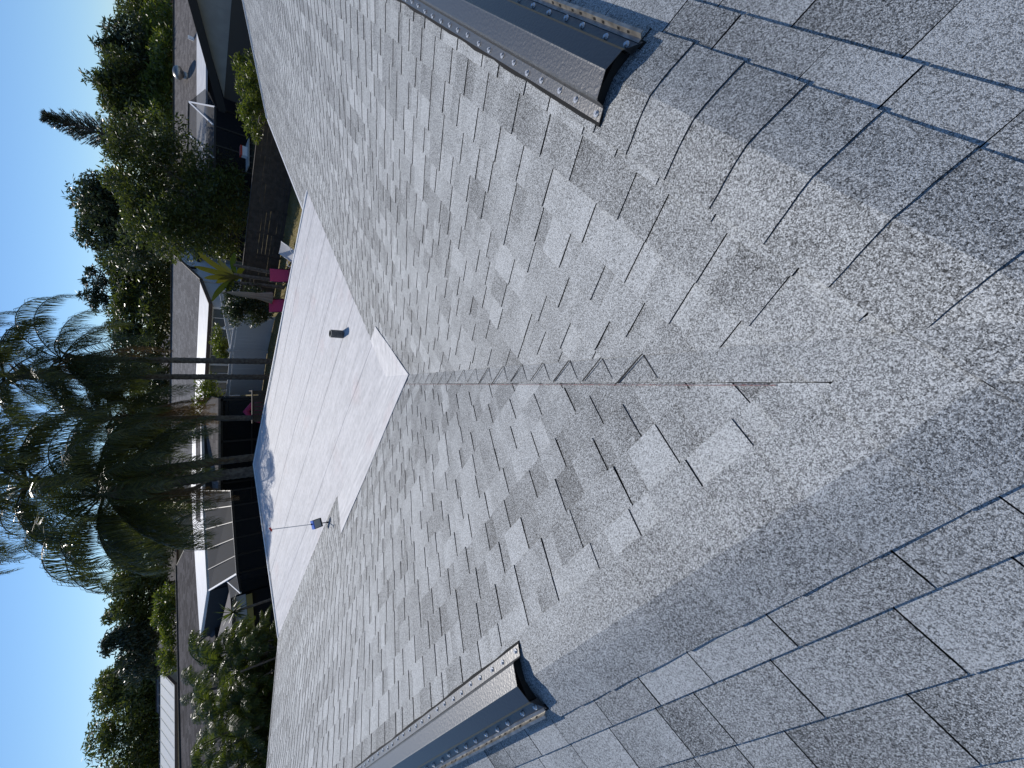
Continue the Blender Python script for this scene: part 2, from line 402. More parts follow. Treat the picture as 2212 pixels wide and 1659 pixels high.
# right courses woven on through the valley under the left ones
th2 = 2 * math.atan(CA)
wv = MB()
d1 = .166; rr = random.Random(5)
while d1 < fl:
    d0 = d1 - SEC - .01
    pg = [(d0 * CA - .13, d0), (d0 * CA, d0), (d1 * CA, d1), (d1 * CA - .13, d1)]
    vs = []; hs = rr.uniform(.004, .009); kk = rr.uniform(.35, .6)
    for (t, d) in pg:
        sL = d * math.cos(th2) + t * math.sin(th2); tL = d * math.sin(th2) - t * math.cos(th2)
        hgt = .002 if d == d0 else hs
        vs.append(PL.P(tL, sL, hgt))
    lo = [v - Vector((0, 0, .008)) for v in vs]
    n = (vs[1] - vs[0]).cross(vs[2] - vs[0]); f = (0, 1, 2, 3) if n.z > 0 else (3, 2, 1, 0)
    o = len(wv.v)
    wv.add(vs + lo, [f], 0, [kk] * 8)
    wv.add(vs + lo, [(0, 4, 5, 1), (1, 5, 6, 2), (2, 6, 7, 3), (3, 7, 4, 0)], 1, [kk] * 8)
    # black butt edge of the lap, then a painted shadow under the bridging tab
    nz = Vector((0, 0, 1))
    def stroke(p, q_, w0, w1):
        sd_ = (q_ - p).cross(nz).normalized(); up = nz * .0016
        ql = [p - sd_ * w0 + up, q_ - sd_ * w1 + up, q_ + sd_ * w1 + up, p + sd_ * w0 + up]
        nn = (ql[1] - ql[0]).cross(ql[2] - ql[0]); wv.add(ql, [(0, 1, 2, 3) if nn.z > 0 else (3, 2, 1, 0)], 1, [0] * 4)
    ctr = vs[2]
    if ctr.y < .66: d1 += SEC; continue
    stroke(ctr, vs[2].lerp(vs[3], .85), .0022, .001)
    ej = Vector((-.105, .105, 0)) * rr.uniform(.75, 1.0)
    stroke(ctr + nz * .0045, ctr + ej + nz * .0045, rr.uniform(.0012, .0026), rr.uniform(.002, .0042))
    d1 += SEC
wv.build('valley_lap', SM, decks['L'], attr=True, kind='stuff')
ch = MB()
for i in range(60):
    y0 = .25 * 1.15 + i * (4.0 / 60); y1 = y0 + 4.0 / 60
    def vp(X, Y, h):
        a = ((X - JX) + (Y - JY)) * q2; b = ((Y - JY) - (X - JX)) * q2
        return Vector((X, Y, JZ - a * SL + h))
    wd = .0016 + rr.uniform(0, .0012); hh_ = .0150
    ch.add([vp(-.004, y0, hh_), vp(-.004 + wd, y0, hh_), vp(-.004 + wd, y1, hh_), vp(-.004, y1, hh_)], [(0, 1, 2, 3)])
ch.build('chalk_line', M['chalk'], decks['L'])

# ridge caps: bent over the ridge, butts of the right row towards the camera, of the left row away
def cap(kind, t0, t1, tone, butt_low):
    m = MB(); half = .146; NS = 9; jr = random.Random(int(t0 * 1000) + (5 if kind == 'R' else 9))
    rows = []
    tbs = t0 - .03 if not butt_low else t0
    for ti, (t, hb) in enumerate(((t0, .0085 if butt_low else .004), ((t0 + t1) / 2, .0062), (t1 + (.02 if butt_low else 0), .004 if butt_low else .0085))):
        r = []
        for k in range(NS):
            u = -1 + 2 * k / (NS - 1); d = u * half + (jr.uniform(-.0015, .0015))
            rnd_ = .006 * math.exp(-(u * 5) ** 2)
            z = JZ - abs(d) * SA + (hb + .0065) - rnd_
            pl_ = d * CA
            tt = t + (jr.uniform(-.001, .001) if ti != 1 else 0)
            r.append(ab(tt, pl_, z) if kind == 'R' else ab(pl_, tt, z))
        rows.append(r)
    vs = [p for r in rows for p in r]; fs = []
    for i in range(2):
        for k in range(NS - 1): fs.append((i * NS + k, i * NS + k + 1, (i + 1) * NS + k + 1, (i + 1) * NS + k))
    lo = [p - Vector((0, 0, .013)) for p in vs]
    n = (vs[1] - vs[0]).cross(vs[NS] - vs[0]); fl_ = n.z < 0
    if fl_: fs = [f[::-1] for f in fs]
    cols = [max(0, min(1, tone + jr.uniform(-.12, .12))) for _ in vs]
    m.add(vs, fs, 0, cols); m.add(vs + lo, [(k, k + 1, k + 1 + 3 * NS, k + 3 * NS) for k in range(NS - 1)] +
          [(2 * NS + k, 2 * NS + k + 1, 5 * NS + k + 1, 5 * NS + k) for k in range(NS - 1)] +
          [(i * NS, (i + 1) * NS, (i + 4) * NS, (i + 3) * NS) for i in range(2)] +
          [(i * NS + NS - 1, (i + 1) * NS + NS - 1, (i + 5) * NS - 1, (i + 4) * NS - 1) for i in range(2)], 1, [0.] * (6 * NS))
    return m.build('ridge_cap', SM, house, attr=True)
CE = .1655
t = .114 - CE * 3
while t < 15.5:
    if t < 1.25 or t > 6.5: cap('R', t, t + CE, uni(.3, .62), True)
    t += CE
t = -.2
while t < HB - .1:
    if t < 1.75 or t > 7.8: cap('L', t, t + CE, uni(.38, .6), False)
    t += CE
# near cover piece over the meeting of the two ridges
# left hip and gable finishing
for k in range(26):
    a0 = k * .165; m = MB(); half = .12
    c0 = ab(a0 * q2 * 1.0, HB + a0 * q2, JZ - a0 * q2 * SL + .018); c1 = ab((a0 + .17) * q2, HB + (a0 + .17) * q2, JZ - (a0 + .17) * q2 * SL + .012)
    if a0 * q2 > PF: break
    sx = Vector((half, 0, -.028)); sx2 = Vector((-half, 0, -.028))
    m.add([c0 + sx2, c0, c0 + sx, c1 + sx2, c1, c1 + sx], [(0, 3, 4, 1), (1, 4, 5, 2)], 0, [uni(.3, .6)] * 6)
    m.f = [f[::-1] for f in m.f]
    m.build('hip_cap', SM, house, attr=True)

# left hip end slope, gable wall, walls below
m = MB(); m.slab([ab(0, HB, JZ - .01), ab(PF, HB + PF, FLATZ - .01), ab(EV, HB + EV, JZ - EV * SL - .01), ab(-EV, HB + EV, JZ - EV * SL - .01)], .1)
m.build('hip_slope', M['deck'], house)
m = MB()
ez = JZ - EV * SL
for a0, b0, a1, b1 in ((HA - .35, -EV + .4, HA - .35, EV - .4), (HA - .35, EV - .4, FA, EV - .4), (FA, EV - .4, FA, FB - .1), (FA - .0, FB - .3, EV - .4, FB - .3),
                       (EV - .4, FB - .3, EV - .4, HB + EV - .4), (EV - .4, HB + EV - .4, -EV + .4, HB + EV - .4), (-EV + .4, HB + EV - .4, -EV + .4, -EV + .4), (-EV + .4, -EV + .4, HA - .35, -EV + .4)):
    A = ab(a0, b0, 0); B = ab(a1, b1, 0); d = (B - A).normalized(); nn = Vector((-d.y, d.x, 0)) * .1
    zt = ez - .05
    m.slab([A - nn + Vector((0, 0, zt)), B - nn + Vector((0, 0, zt)), B + nn + Vector((0, 0, zt)), A + nn + Vector((0, 0, zt))], zt)
m.build('wall', M['stucco'], house)
m = MB(); A = HA - .35
pts = [ab(A, -EV + .3, ez - .1), ab(A, EV - .3, ez - .1), ab(A, 0, JZ - .15)]; m.slab(pts, .15, up=Vector((q2, q2, 0))); m.build('gable_wall', M['siding'], house)
# white drip edges
def strip(name, a, b, w_, h_, mt, par=house):
    m = MB(); m.beam(a, b, w_, h_); return m.build(name, mt, par)
strip('drip_edge', ab(HA + .02, 0, JZ - .02), ab(HA + .02, EV, ez - .02), .05, .12, M['white_trim'])
strip('drip_edge', ab(FA, EV + .03, ez - .05), ab(HA, EV + .03, ez - .05), .05, .12, M['white_trim'])

# ------------------------------------------------------------------ white flat roof and its turned-up apron on the slopes
m = MB(); NG = 26
def fr(a, b):
    z = FLATZ + .012 + .012 * math.sin(a * 1.3) * math.sin(b * .9) - .004 * (a + b - 2 * PF)
    return ab(a, b, z)
a0f, a1f, b0f, b1f = PF - .02, FA, PF - .02, FB
vs = [fr(a0f + (a1f - a0f) * i / NG, b0f + (b1f - b0f) * j / NG) for i in range(NG + 1) for j in range(NG + 1)]
fs = [(i * (NG + 1) + j, (i + 1) * (NG + 1) + j, (i + 1) * (NG + 1) + j + 1, i * (NG + 1) + j + 1) for i in range(NG) for j in range(NG)]
m.add(vs, fs); flat = m.build('flat_roof', M['membrane'], house, smooth=True)
m = MB()
for A, B in ((ab(FA + .03, PF, FLATZ - .14), ab(FA + .03, FB, FLATZ - .18)), (ab(FA, FB + .03, FLATZ - .18), ab(PF, FB + .03, FLATZ - .14))):
    m.beam(A, B, .06, .22)
m.build('fascia_board', M['white_trim'], house)
for k in range(1, 6):
    m = MB(); a_ = PF - .35 + k * .98; n = 24
    if a_ > FA - .2: break
    vs = []
    for i in range(n + 1):
        b_ = PF + (FB - PF) * i / n; wob = .006 * math.sin(i * 1.7 + k)
        vs += [fr(a_ + wob, b_) + Vector((0, 0, .003)), fr(a_ + .1 + wob, b_) + Vector((0, 0, .006))]
    m.add(vs, [(2 * i, 2 * i + 1, 2 * i + 3, 2 * i + 2) if True else () for i in range(n)]); m.f = [f[::-1] if False else f for f in m.f]
    m.add([vs[1 + 2 * i] for i in range(n + 1)] + [vs[1 + 2 * i] - Vector((0, 0, .007)) for i in range(n + 1)], [(i, i + 1, i + n + 2, i + n + 1) for i in range(n)])
    m.build('membrane_lap', M['membrane'], house)
# raised metal edge strip (gravel stop) along the two free sides
m = MB()
for A, B in ((fr(FA - .03, PF) , fr(FA - .03, FB)), (fr(FA, FB - .03), fr(PF, FB - .03))):
    m.beam(A + Vector((0, 0, .012)), B + Vector((0, 0, .012)), .06, .02)
m.build('edge_strip', M['white_trim'], house)
def onpl(a, b, key, h=.014):
    return ab(a, b, JZ - (b if key == 'R' else a) * SL + h)
def quad_apron(c, key):
    m = MB(); n = 10; k = 10; vs = []
    for i in range(n + 1):
        for j in range(k + 1):
            u, v = i / n, j / k
            p0 = (c[0][0] + (c[1][0] - c[0][0]) * u, c[0][1] + (c[1][1] - c[0][1]) * u); p1 = (c[3][0] + (c[2][0] - c[3][0]) * u, c[3][1] + (c[2][1] - c[3][1]) * u)
            vs.append(onpl(p0[0] + (p1[0] - p0[0]) * v, p0[1] + (p1[1] - p0[1]) * v, key, .017 + .003 * math.sin(u * 9 + v * 4)))
    fs = [(i * (k + 1) + j, i * (k + 1) + j + 1, (i + 1) * (k + 1) + j + 1, (i + 1) * (k + 1) + j) for i in range(n) for j in range(k)]
    if (vs[1] - vs[0]).cross(vs[k + 2] - vs[0]).z < 0: fs = [f[::-1] for f in fs]
    N0 = len(vs); lo_ = [p - Vector((0, 0, .012)) for p in vs]
    m.add(vs + lo_, fs + [(i * (k + 1), (i + 1) * (k + 1), (i + 1) * (k + 1) + N0, i * (k + 1) + N0) for i in range(n)] + [(n * (k + 1) + j, n * (k + 1) + j + 1, n * (k + 1) + j + 1 + N0, n * (k + 1) + j + N0) for j in range(k)])
    m.build('membrane_apron', M['membrane'], house)
quad_apron([(2.70, 2.70), (2.50, 5.45), (3.47, 6.12), (PF + .02, PF + .02)], 'L')
quad_apron([(2.70, 2.70), (3.93, 3.06), (4.25, 3.56), (PF + .02, PF + .02)], 'R')

# ------------------------------------------------------------------ ridge vents
def ridge_vent(kind, t0, t1, label_):
    root = MB()
    def P(t, u, h): # u across (positive = valley side), h above ridge line level
        d = abs(u); z = JZ - d * SL + h
        return ab(t, u, z) if kind == 'R' else ab(u, t, z)
    N_ = 60
    def sweep(prof, mt, name, par, wav=0.0, closed=False, smooth=False, t0_=None, t1_=None):
        m = MB(); np_ = len(prof); ta, tb = (t0 if t0_ is None else t0_), (t1 if t1_ is None else t1_)
        for i in range(N_ + 1):
            t = ta + (tb - ta) * i / N_
            for j, (u, h) in enumerate(prof):
                wv_ = wav * (math.sin(t * 23 + j) + math.sin(t * 51)) * .5
                m.v.append(tuple(P(t, u + wv_ * (1 if u > 0 else -1), h))); m.c.append(.5)
        for i in range(N_):
            for j in range(np_ - 1 + (1 if closed else 0)):
                j2 = (j + 1) % np_; a, b_, c_, d_ = i * np_ + j, i * np_ + j2, (i + 1) * np_ + j2, (i + 1) * np_ + j
                m.f.append((a, b_, c_, d_)); m.m.append(0)
        if closed:
            m.f.append(tuple(range(np_))); m.m.append(0); m.f.append(tuple(range(N_ * np_ + np_ - 1, N_ * np_ - 1, -1))); m.m.append(0)
        return m.build(name, mt, par)
    B = .023
    tw = .0018
    body = sweep([(.108, B), (.074, B + .002), (.070, B + .006), (.068, B + .034), (.062, B + .037), (.004, B + .0375), (0, B + .038), (-.004, B + .0375), (-.056, B + .037), (-.061, B + .033), (-.063, B + .001), (-.100, B - .001),
                  (-.100, B - .001 - tw), (-.065, B - .001), (-.0625, B + .031), (-.056, B + .035), (0, B + .036), (.062, B + .035), (.0665, B + .031), (.0685, B + .004), (.074, B), (.108, B - tw)], M['vent'], 'ridge_vent', house, closed=True)
    sweep([(.119, .012), (.117, B - .004), (.09, B - .003), (.09, .010)], M['vent_under'], 'foam_strip', body, wav=.0045, closed=True)
    sweep([(-.108, .010), (-.106, B - .006), (-.085, B - .006), (-.085, .010)], M['vent_under'], 'foam_strip', body, wav=.003, closed=True)
    sweep([(.066, .010), (.064, B + .026), (-.054, B + .026), (-.061, .010)], M['vent_under'], 'filter_pad', body, closed=True, t0_=t0 + .018)
    # galvanised wind baffle on the shady side, with slots
    sweep([(-.094, B + .001), (-.104, B + .002), (-.112, B + .016), (-.121, B + .0165), (-.121, B + .0145), (-.1135, B + .014), (-.106, B), (-.094, B - .001)], M['galv'], 'wind_baffle', body, closed=True, t0_=t0 + .01, wav=.0008)
    t = t0 + .06
    while t < min(t1, t0 + 2.2):
        for dt in (0, .045):
            ms = MB(); ms.add([P(t + dt, -.1045, B + .0045), P(t + dt + .010, -.1045, B + .0045), P(t + dt + .010, -.1085, B + .0118), P(t + dt, -.1085, B + .0118)], [(0, 1, 2, 3)])
            ms.v = [tuple(Vector(v) + Vector((0, 0, .0008))) for v in ms.v]; ms.build('slot', M['vent_under'], body)
        t += .12
    # hex screws with washers
    t = t0 + .028; jr = random.Random(3)
    while t < t0 + (3.0 if kind == 'L' else 2.4):
        for u, h in ((.092, B + .0015), (-.080, B + .000)):
            tt = t + jr.uniform(-.012, .012) + (.02 if u < 0 else 0); c = P(tt, u + jr.uniform(-.004, .004), h)
            nrm = Vector((0, 0, 1)); m = MB()
            m.tube([c, c + nrm * .002], [.0105, .010], 12); m.tube([c + nrm * .002, c + nrm * .008], [.0055, .005], 6)
            o = m.build('screw', M['screw'], body, smooth=False)
        t += .098 if kind == 'L' else .104
    return body
ridge_vent('R', 1.085, 6.6, '')
ridge_vent('L', 1.60, 7.9, '')

# ------------------------------------------------------------------ things on the flat roof
m = MB()
pv = Vector((.678 * 1.15, 5.66 * 1.15, FLATZ + .01))
m.tube([pv, pv + Vector((0, 0, .185))], [.062, .060], 20, cap=False)
m.tube([pv + Vector((0, 0, .184)), pv + Vector((0, 0, .02))], [.050, .050], 20, cap=False)
n0 = 20
pvo = m.build('vent_pipe', M['dark_pipe'], house, smooth=True)
m = MB(); m.tube([pv + Vector((0, 0, .1835)), pv + Vector((0, 0, .1855))], [.062, .061], 20, cap=False); 
ring = []
for k in range(24):
    a = 2 * math.pi * k / 24; ring += [pv + Vector((math.cos(a) * .062, math.sin(a) * .062, .186)), pv + Vector((math.cos(a) * .050, math.sin(a) * .050, .186))]
m.add(ring, [(2 * k, 2 * ((k + 1) % 24), 2 * ((k + 1) % 24) + 1, 2 * k + 1) for k in range(24)])
m.build('pipe_rim', M['grey_panel'], pvo)

# long-handled tool with a blue and grey box on its shaft
base = at(710, 1128, 1)            # ray to its foot
# its foot stands on the left slope
def hit_left(x, y):
    r = at(x, y, 1.0) - Vector((0, 0, H)); X, Y, Z = r
    k = (H + 0 - JZ + .0) ; # H + Z*t = JZ - SL*a ; a = ((Xt-JX)+(Yt-JY))*q2
    t = (H - JZ + SL * (-JX - JY) * q2) / (-Z - SL * q2 * (X + Y)) * 1.0
    return Vector((X * t, Y * t, H + Z * t))
ft = hit_left(710, 1128)
top = at(583, 1144, ft.y + .10)
tl = thing('scraper', 'silver pole with red handle and blue-lidded box, standing at the white roof edge', 'pole tool', ft)
def al(k): return ft.lerp(top, k)
m = MB(); m.tube([al(.30), al(.97)], .006, 10); m.build('shaft', M['alu'], tl)
m = MB(); m.tube([al(0.02), al(.17)], .008, 10); m.tube([al(0.0), al(.03)], [.02, .012], 10); m.build('foot', M['black'], tl)
m = MB(); m.tube([al(.27), al(.32)], .012, 10); m.build('collar', M['black'], tl)
hd = MB(); tp = al(.985); hd.tube([tp + Vector((-.03, 0, -.01)), tp + Vector((.03, 0, .014))], .013, 10); hd.tube([al(.96), al(.985)], .009, 8); hd.build('handle', M['red'], tl)
bc = al(.22); RB = Matrix.Rotation(R(18), 3, 'Z') @ Matrix.Rotation(R(-9), 3, 'Y')
m = MB(); m.box(bc, (.135, .135, .10), rot=RB); bx_ = m.build('box_side', M['grey_panel'], tl)
m = MB(); m.box(bc + RB @ Vector((0, 0, .057)), (.142, .142, .014), rot=RB); m.build('box_lid', M['blue'], tl)
m = MB(); m.box(bc - RB @ Vector((0, 0, .058)), (.142, .142, .022), rot=RB)
for sx in (-1, 1):
    for sy in (-1, 1):
        m.box(bc + RB @ Vector((sx * .067, sy * .067, 0)), (.008, .008, .105), rot=RB)
m.build('box_frame', M['black'], tl)

# ------------------------------------------------------------------ far houses
def uvroof(o, e, dn):
    """lay the courses out along the eave e and down the slope dn (metres)"""
    me = o.data; uv = me.uv_layers.new(name='UVMap')
    for l in me.loops:
        p = me.vertices[l.vertex_index].co; uv.data[l.index].uv = (p.dot(e), p.dot(dn))
def quad_roof(name, pts, mt, par, th=.14):
    m = MB(); m.slab(pts, th); o = m.build(name, mt, par)
    e = (Vector(pts[1]) - Vector(pts[0])).normalized(); n = (Vector(pts[1]) - Vector(pts[0])).cross(Vector(pts[2]) - Vector(pts[0])).normalized()
    uvroof(o, e, n.cross(e)); return o
def Z(d): return H - d
def gable_house(name, label, O, e, L_, W, ez_, rz_, roofmat, wallmat, ov=.5, fas=M['fascia'], wallmat2=None, split=None):
    """O near-right eave corner (plan), e along the ridge, w across (away)"""
    e = Vector((e[0], e[1], 0)).normalized(); w_ = Vector((-e.y, e.x, 0))
    if w_.y < 0: w_ = -w_
    O = Vector((O[0], O[1], 0)); t = thing(name, label, 'house', O)
    up = Vector((0, 0, 1)); mid = W / 2; sl = (rz_ - ez_) / mid
    def P(l, k, z): return O + e * l + w_ * k + up * z
    quad_roof('roof', [P(-ov, -ov, ez_ - ov * sl), P(L_ + ov, -ov, ez_ - ov * sl), P(L_ + ov, mid, rz_), P(-ov, mid, rz_)], roofmat, t)
    quad_roof('roof', [P(L_ + ov, W + ov, ez_ - ov * sl), P(-ov, W + ov, ez_ - ov * sl), P(-ov, mid, rz_), P(L_ + ov, mid, rz_)], roofmat, t)
    m = MB(); m.beam(P(-ov, mid, rz_ + .02), P(L_ + ov, mid, rz_ + .02), .28, .07); m.build('ridge_cap_row', M['fascia'] if fas is M['fascia'] else roofmat_dark(roofmat), t)
    m = MB(); z1 = ez_ - .1
    for (l0, k0, l1, k1) in ((0, 0, L_, 0), (L_, 0, L_, W), (L_, W, 0, W), (0, W, 0, 0)):
        A = P(l0, k0, 0); B = P(l1, k1, 0); d = (B - A).normalized(); nn = Vector((-d.y, d.x, 0)) * .08
        m.slab([A - nn + up * z1, B - nn + up * z1, B + nn + up * z1, A + nn + up * z1], z1)
    m.build('wall', wallmat2 or wallmat, t)
    for l in (0, L_):
        m = MB(); m.slab([P(l, 0, z1), P(l, W, z1), P(l, mid, rz_ - .16)], .12, up=e if l else -e); m.build('gable_wall', wallmat, t)
    for l in (-ov, L_ + ov):
        m = MB(); m.beam(P(l, -ov, ez_ - ov * sl - .09), P(l, mid, rz_ - .09), .05, .2); m.beam(P(l, W + ov, ez_ - ov * sl - .09), P(l, mid, rz_ - .09), .05, .2); m.build('rake_board', fas, t)
    m = MB(); m.beam(P(-ov, -ov, ez_ - ov * sl - .1), P(L_ + ov, -ov, ez_ - ov * sl - .1), .05, .2); m.build('fascia_board', fas, t)
    return t, P
def roofmat_dark(m): return M['roof_dark']

# right neighbour: long grey-brown roof with a gable wing towards us
hR, PRn = gable_house('neighbour_house', 'long low house with grey-brown shingles and a dark gable wing, far right', (38, 41), (-1, 0.0), 30, 10, Z(2.0), Z(.78), M['roof_grey'], M['siding'])
m = MB(); m.slab([(15.5, 34.6, Z(2.27)), (30, 34.6, Z(2.27)), (30, 40.9, Z(2.08)), (15.5, 40.9, Z(2.08))], .1); m.build('porch_roof', M['white_roof'], hR)
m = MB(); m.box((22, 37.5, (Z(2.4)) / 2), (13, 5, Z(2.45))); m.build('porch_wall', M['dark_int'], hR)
# wing
Ow = Vector((14.5, 24.9, 0)); e1 = Vector((.69, -.72, 0)).normalized(); e2 = Vector((.72, .69, 0)).normalized()
def PW(a, b, z): return Ow + e1 * a + e2 * b + Vector((0, 0, z))
ws = .335; wz = Z(2.12)
quad_roof('wing_roof', [PW(-.55, -.3, wz - .55 * ws + .1), PW(-.55, 16, wz - .55 * ws + .1), PW(5.5, 16, wz + 5.5 * ws + .1), PW(5.5, -.3, wz + 5.5 * ws + .1)], M['roof_grey'], hR, .12)
quad_roof('wing_roof', [PW(11.5, 16, wz - .55 * ws + .1), PW(11.5, -.3, wz - .55 * ws + .1), PW(5.5, -.3, wz + 5.5 * ws + .1), PW(5.5, 16, wz + 5.5 * ws + .1)], M['roof_grey'], hR, .12)
m = MB(); m.beam(PW(-.55, -.33, wz - .55 * ws - .02), PW(5.5, -.33, wz + 5.5 * ws - .02), .06, .34); m.beam(PW(11.5, -.33, wz - .55 * ws - .02), PW(5.5, -.33, wz + 5.5 * ws - .02), .06, .24)
m.beam(PW(-.58, -.33, wz - .55 * ws), PW(-.58, 16, wz - .55 * ws), .06, .24); m.build('rake_board', M['fascia'], hR)
m = MB(); m.slab([PW(0, 0, wz - .25), PW(11, 0, wz - .25), PW(5.5, 0, wz + 5.5 * ws - .05)], .1, up=-e2); m.build('gable_wall', M['siding'], hR)
m = MB()
for (p, q_) in ((PW(0, .05, 0), PW(11, .05, 0)), (PW(0.05, 0, 0), PW(.05, 15, 0))):
    d = (q_ - p).normalized(); nn = Vector((-d.y, d.x, 0)) * .07; up = Vector((0, 0, wz - .25)); m.slab([p - nn + up, q_ - nn + up, q_ + nn + up, p + nn + up], wz - .25)
m.build('lower_wall', M['lower_wall'], hR)
m = MB()
for k in range(1, 28):
    a = k * .4; m.box(PW(a, -.115, wz - .25 + max(0, (ws * (a if a < 5.5 else 11 - a)) * .5)), (.015, .012, max(.02, ws * (a if a < 5.5 else 11 - a) - .1)), rz=math.atan2(e1.y, e1.x))
m.build('siding_batten', M['siding'], hR, kind='stuff')
# turbine vent, pipes on that roof
def on_roofR(x, y):
    r = at(x, y, 1.0); Y = 43.0
    for _ in range(20):
        p = at(x, y, Y); zr = Z(2.0) + (p.y - 41) * (1.22 / 5); Y += (p.z - zr) * 3 if abs(p.z - zr) > .001 else 0
        Y = max(40.8, min(46, Y))
    return at(x, y, Y)
p = on_roofR(405, 165); m = MB()
m.tube([p + Vector((0, 0, -.2)), p + Vector((0, 0, .3))], .26, 16); m.tube([p + Vector((0, 0, .3)), p + Vector((0, 0, .45)), p + Vector((0, 0, .72)), p + Vector((0, 0, .9)), p + Vector((0, 0, .96))], [.3, .5, .5, .3, .05], 16)
m.build('turbine_vent', M['galv'], hR, smooth=True)
for (x, y) in ((418, 85),):
    p = on_roofR(x, y); m = MB(); m.tube([p + Vector((0, 0, -.1)), p + Vector((0, 0, .35))], .14, 10); m.build('vent_pipe', M['white_trim'], hR)

# pool cage at the right neighbour
cg = thing('pool_cage', 'grey mesh pool cage with pale rafters, in front of the far right neighbour house', 'pool cage', (15, 28, 0))
cA, cB = at(408.5, 220, 30), at(404, 430, 33); dA, dB = at(465, 231, 25.6), at(462, 430, 27)
sA = at(443, 192, 31)
def sheet(name, pts, mt, par):
    m = MB(); m.add([Vector(p) for p in pts], [tuple(range(len(pts)))]); return m.build(name, mt, par)
sheet('roof_screen', [dA, dB, cB, cA], M['screen_roof'], cg)
sheet('side_screen', [dA, cA, sA, at(452, 200, 27)], M['screen_dark'], cg)
m = MB(); m.beam(dA, cA, .07); m.build('rafter', M['white_trim'], cg)
m = MB(); m.beam(at(460.5, 269, 25.9), cA, .07); m.build('rafter', M['white_trim'], cg)
m = MB(); m.beam(at(434, 313, 28.5), at(405.5, 289, 31), .07); m.beam(at(461, 340, 26.3), at(434, 313, 28.5), .07); m.build('rafter', M['white_trim'], cg)
for A, B in ((cA, cB), (dA, dB)):
    m = MB(); m.beam(A, B, .1); m.build('rail', M['black'], cg)
def ground(p): return Vector((p.x, p.y, 0))
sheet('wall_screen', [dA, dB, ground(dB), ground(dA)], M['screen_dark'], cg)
for k in range(6):
    p = dA.lerp(dB, k / 5); m = MB(); m.beam(p, ground(p), .07); m.build('post', M['black'], cg)
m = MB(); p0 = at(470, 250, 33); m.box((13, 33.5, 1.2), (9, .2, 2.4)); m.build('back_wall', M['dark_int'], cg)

# middle house with white siding
hM, PM = gable_house('white_house', 'white-sided house with pale grey shingles and a white porch roof, in the middle distance', (7.6, 37.6), (-.82, .57), 22, 8, Z(1.98), Z(.58), M['roof_light'], M['white_siding'], .3, M['brown'])
ez_ = Z(1.98) - .12
quad = [PM(-.2, -.25, ez_ - .0), PM(22, -.25, ez_), PM(22, -4.1, ez_ - .33), PM(-.2, -4.1, ez_ - .33)]
m = MB(); m.slab(quad, .1); m.build('porch_roof', M['white_roof'], hM)
m = MB(); m.beam(PM(-.25, -4.15, ez_ - .4), PM(22, -4.15, ez_ - .4), .06, .22); m.beam(PM(-.25, -4.15, ez_ - .4), PM(-.25, -.3, ez_ - .06), .06, .22); m.build('porch_fascia', M['brown'], hM)
for k in range(13):
    l = .1 + k * 1.55
    m = MB(); m.beam(PM(l, -3.95, 0), PM(l, -3.95, ez_ - .45), .14); m.build('porch_post', M['white_trim'], hM)
    m = MB(); m.slab([PM(l + .08, -3.9, ez_ - .62), PM(l + 1.46, -3.9, ez_ - .62), PM(l + 1.46, -3.9, .75), PM(l + .08, -3.9, .75)], .03, up=PM(0, -1, 0) - PM(0, 0, 0)); wn_ = m.build('window', M['glass'], hM)
    m = MB(); m.beam(PM(l + .77, -3.95, .75), PM(l + .77, -3.95, ez_ - .62), .05); m.build('mullion', M['white_trim'], wn_)
m = MB(); m.slab([PM(0, -3.95, ez_ - .45), PM(20, -3.95, ez_ - .45), PM(20, -3.95, ez_ - .6), PM(0, -3.95, ez_ - .6)], .1, up=PM(0, -1, 0) - PM(0, 0, 0))
m.slab([PM(0, -3.95, .75), PM(20, -3.95, .75), PM(20, -3.95, 0), PM(0, -3.95, 0)], .1, up=PM(0, -1, 0) - PM(0, 0, 0)); m.build('porch_wall', M['white_siding'], hM)
m = MB(); m.slab([PM(0, -3.95, ez_ - .5), PM(0, 0, ez_ - .15), PM(0, 0, 0), PM(0, -3.95, 0)], .1, up=PM(-1, 0, 0) - PM(0, 0, 0)); m.build('porch_wall', M['white_siding'], hM)
# vertical siding joints on the gable
for k in range(14):
    kk = .4 + k * .55; zt = Z(1.98) + (1.4 / 4) * (kk if kk < 4 else 8 - kk) - .25
    m = MB(); m.beam(PM(-.07, kk, .2), PM(-.07, kk, zt), .02); m.build('siding_seam', M['siding'], hM)
m = MB(); lp = PM(-.2, 1.9, Z(1.75)); m.box(lp, (.16, .16, .5)); m.box(lp + Vector((0, 0, .3)), (.24, .24, .08)); m.build('wall_lamp', M['black'], hM)
# satellite dish at the peak
sdish = thing('satellite_dish', 'small dark satellite dish on the gable peak of the white house', 'satellite dish', PM(-.3, 4, Z(.55)))
c = PM(-.5, 4, Z(.15)); m = MB(); ringp = []
nd = Vector((.45, -.55, .6)).normalized(); u1 = nd.orthogonal().normalized(); u2 = nd.cross(u1)
vs = [c]; 
for k in range(16):
    a = 2 * math.pi * k / 16; vs.append(c + (u1 * math.cos(a) + u2 * math.sin(a)) * .42 + nd * .1)
m.add(vs, [(0, 1 + k, 1 + (k + 1) % 16) for k in range(16)]); m.build('dish', M['dark_pipe'], sdish, smooth=True)
m = MB(); m.tube([PM(-.3, 4, Z(.6)), PM(-.45, 4, Z(.25)), c], .03, 6); m.tube([c - u2 * .35, c + nd * .5], .015, 6); m.build('mast', M['galv'], sdish)

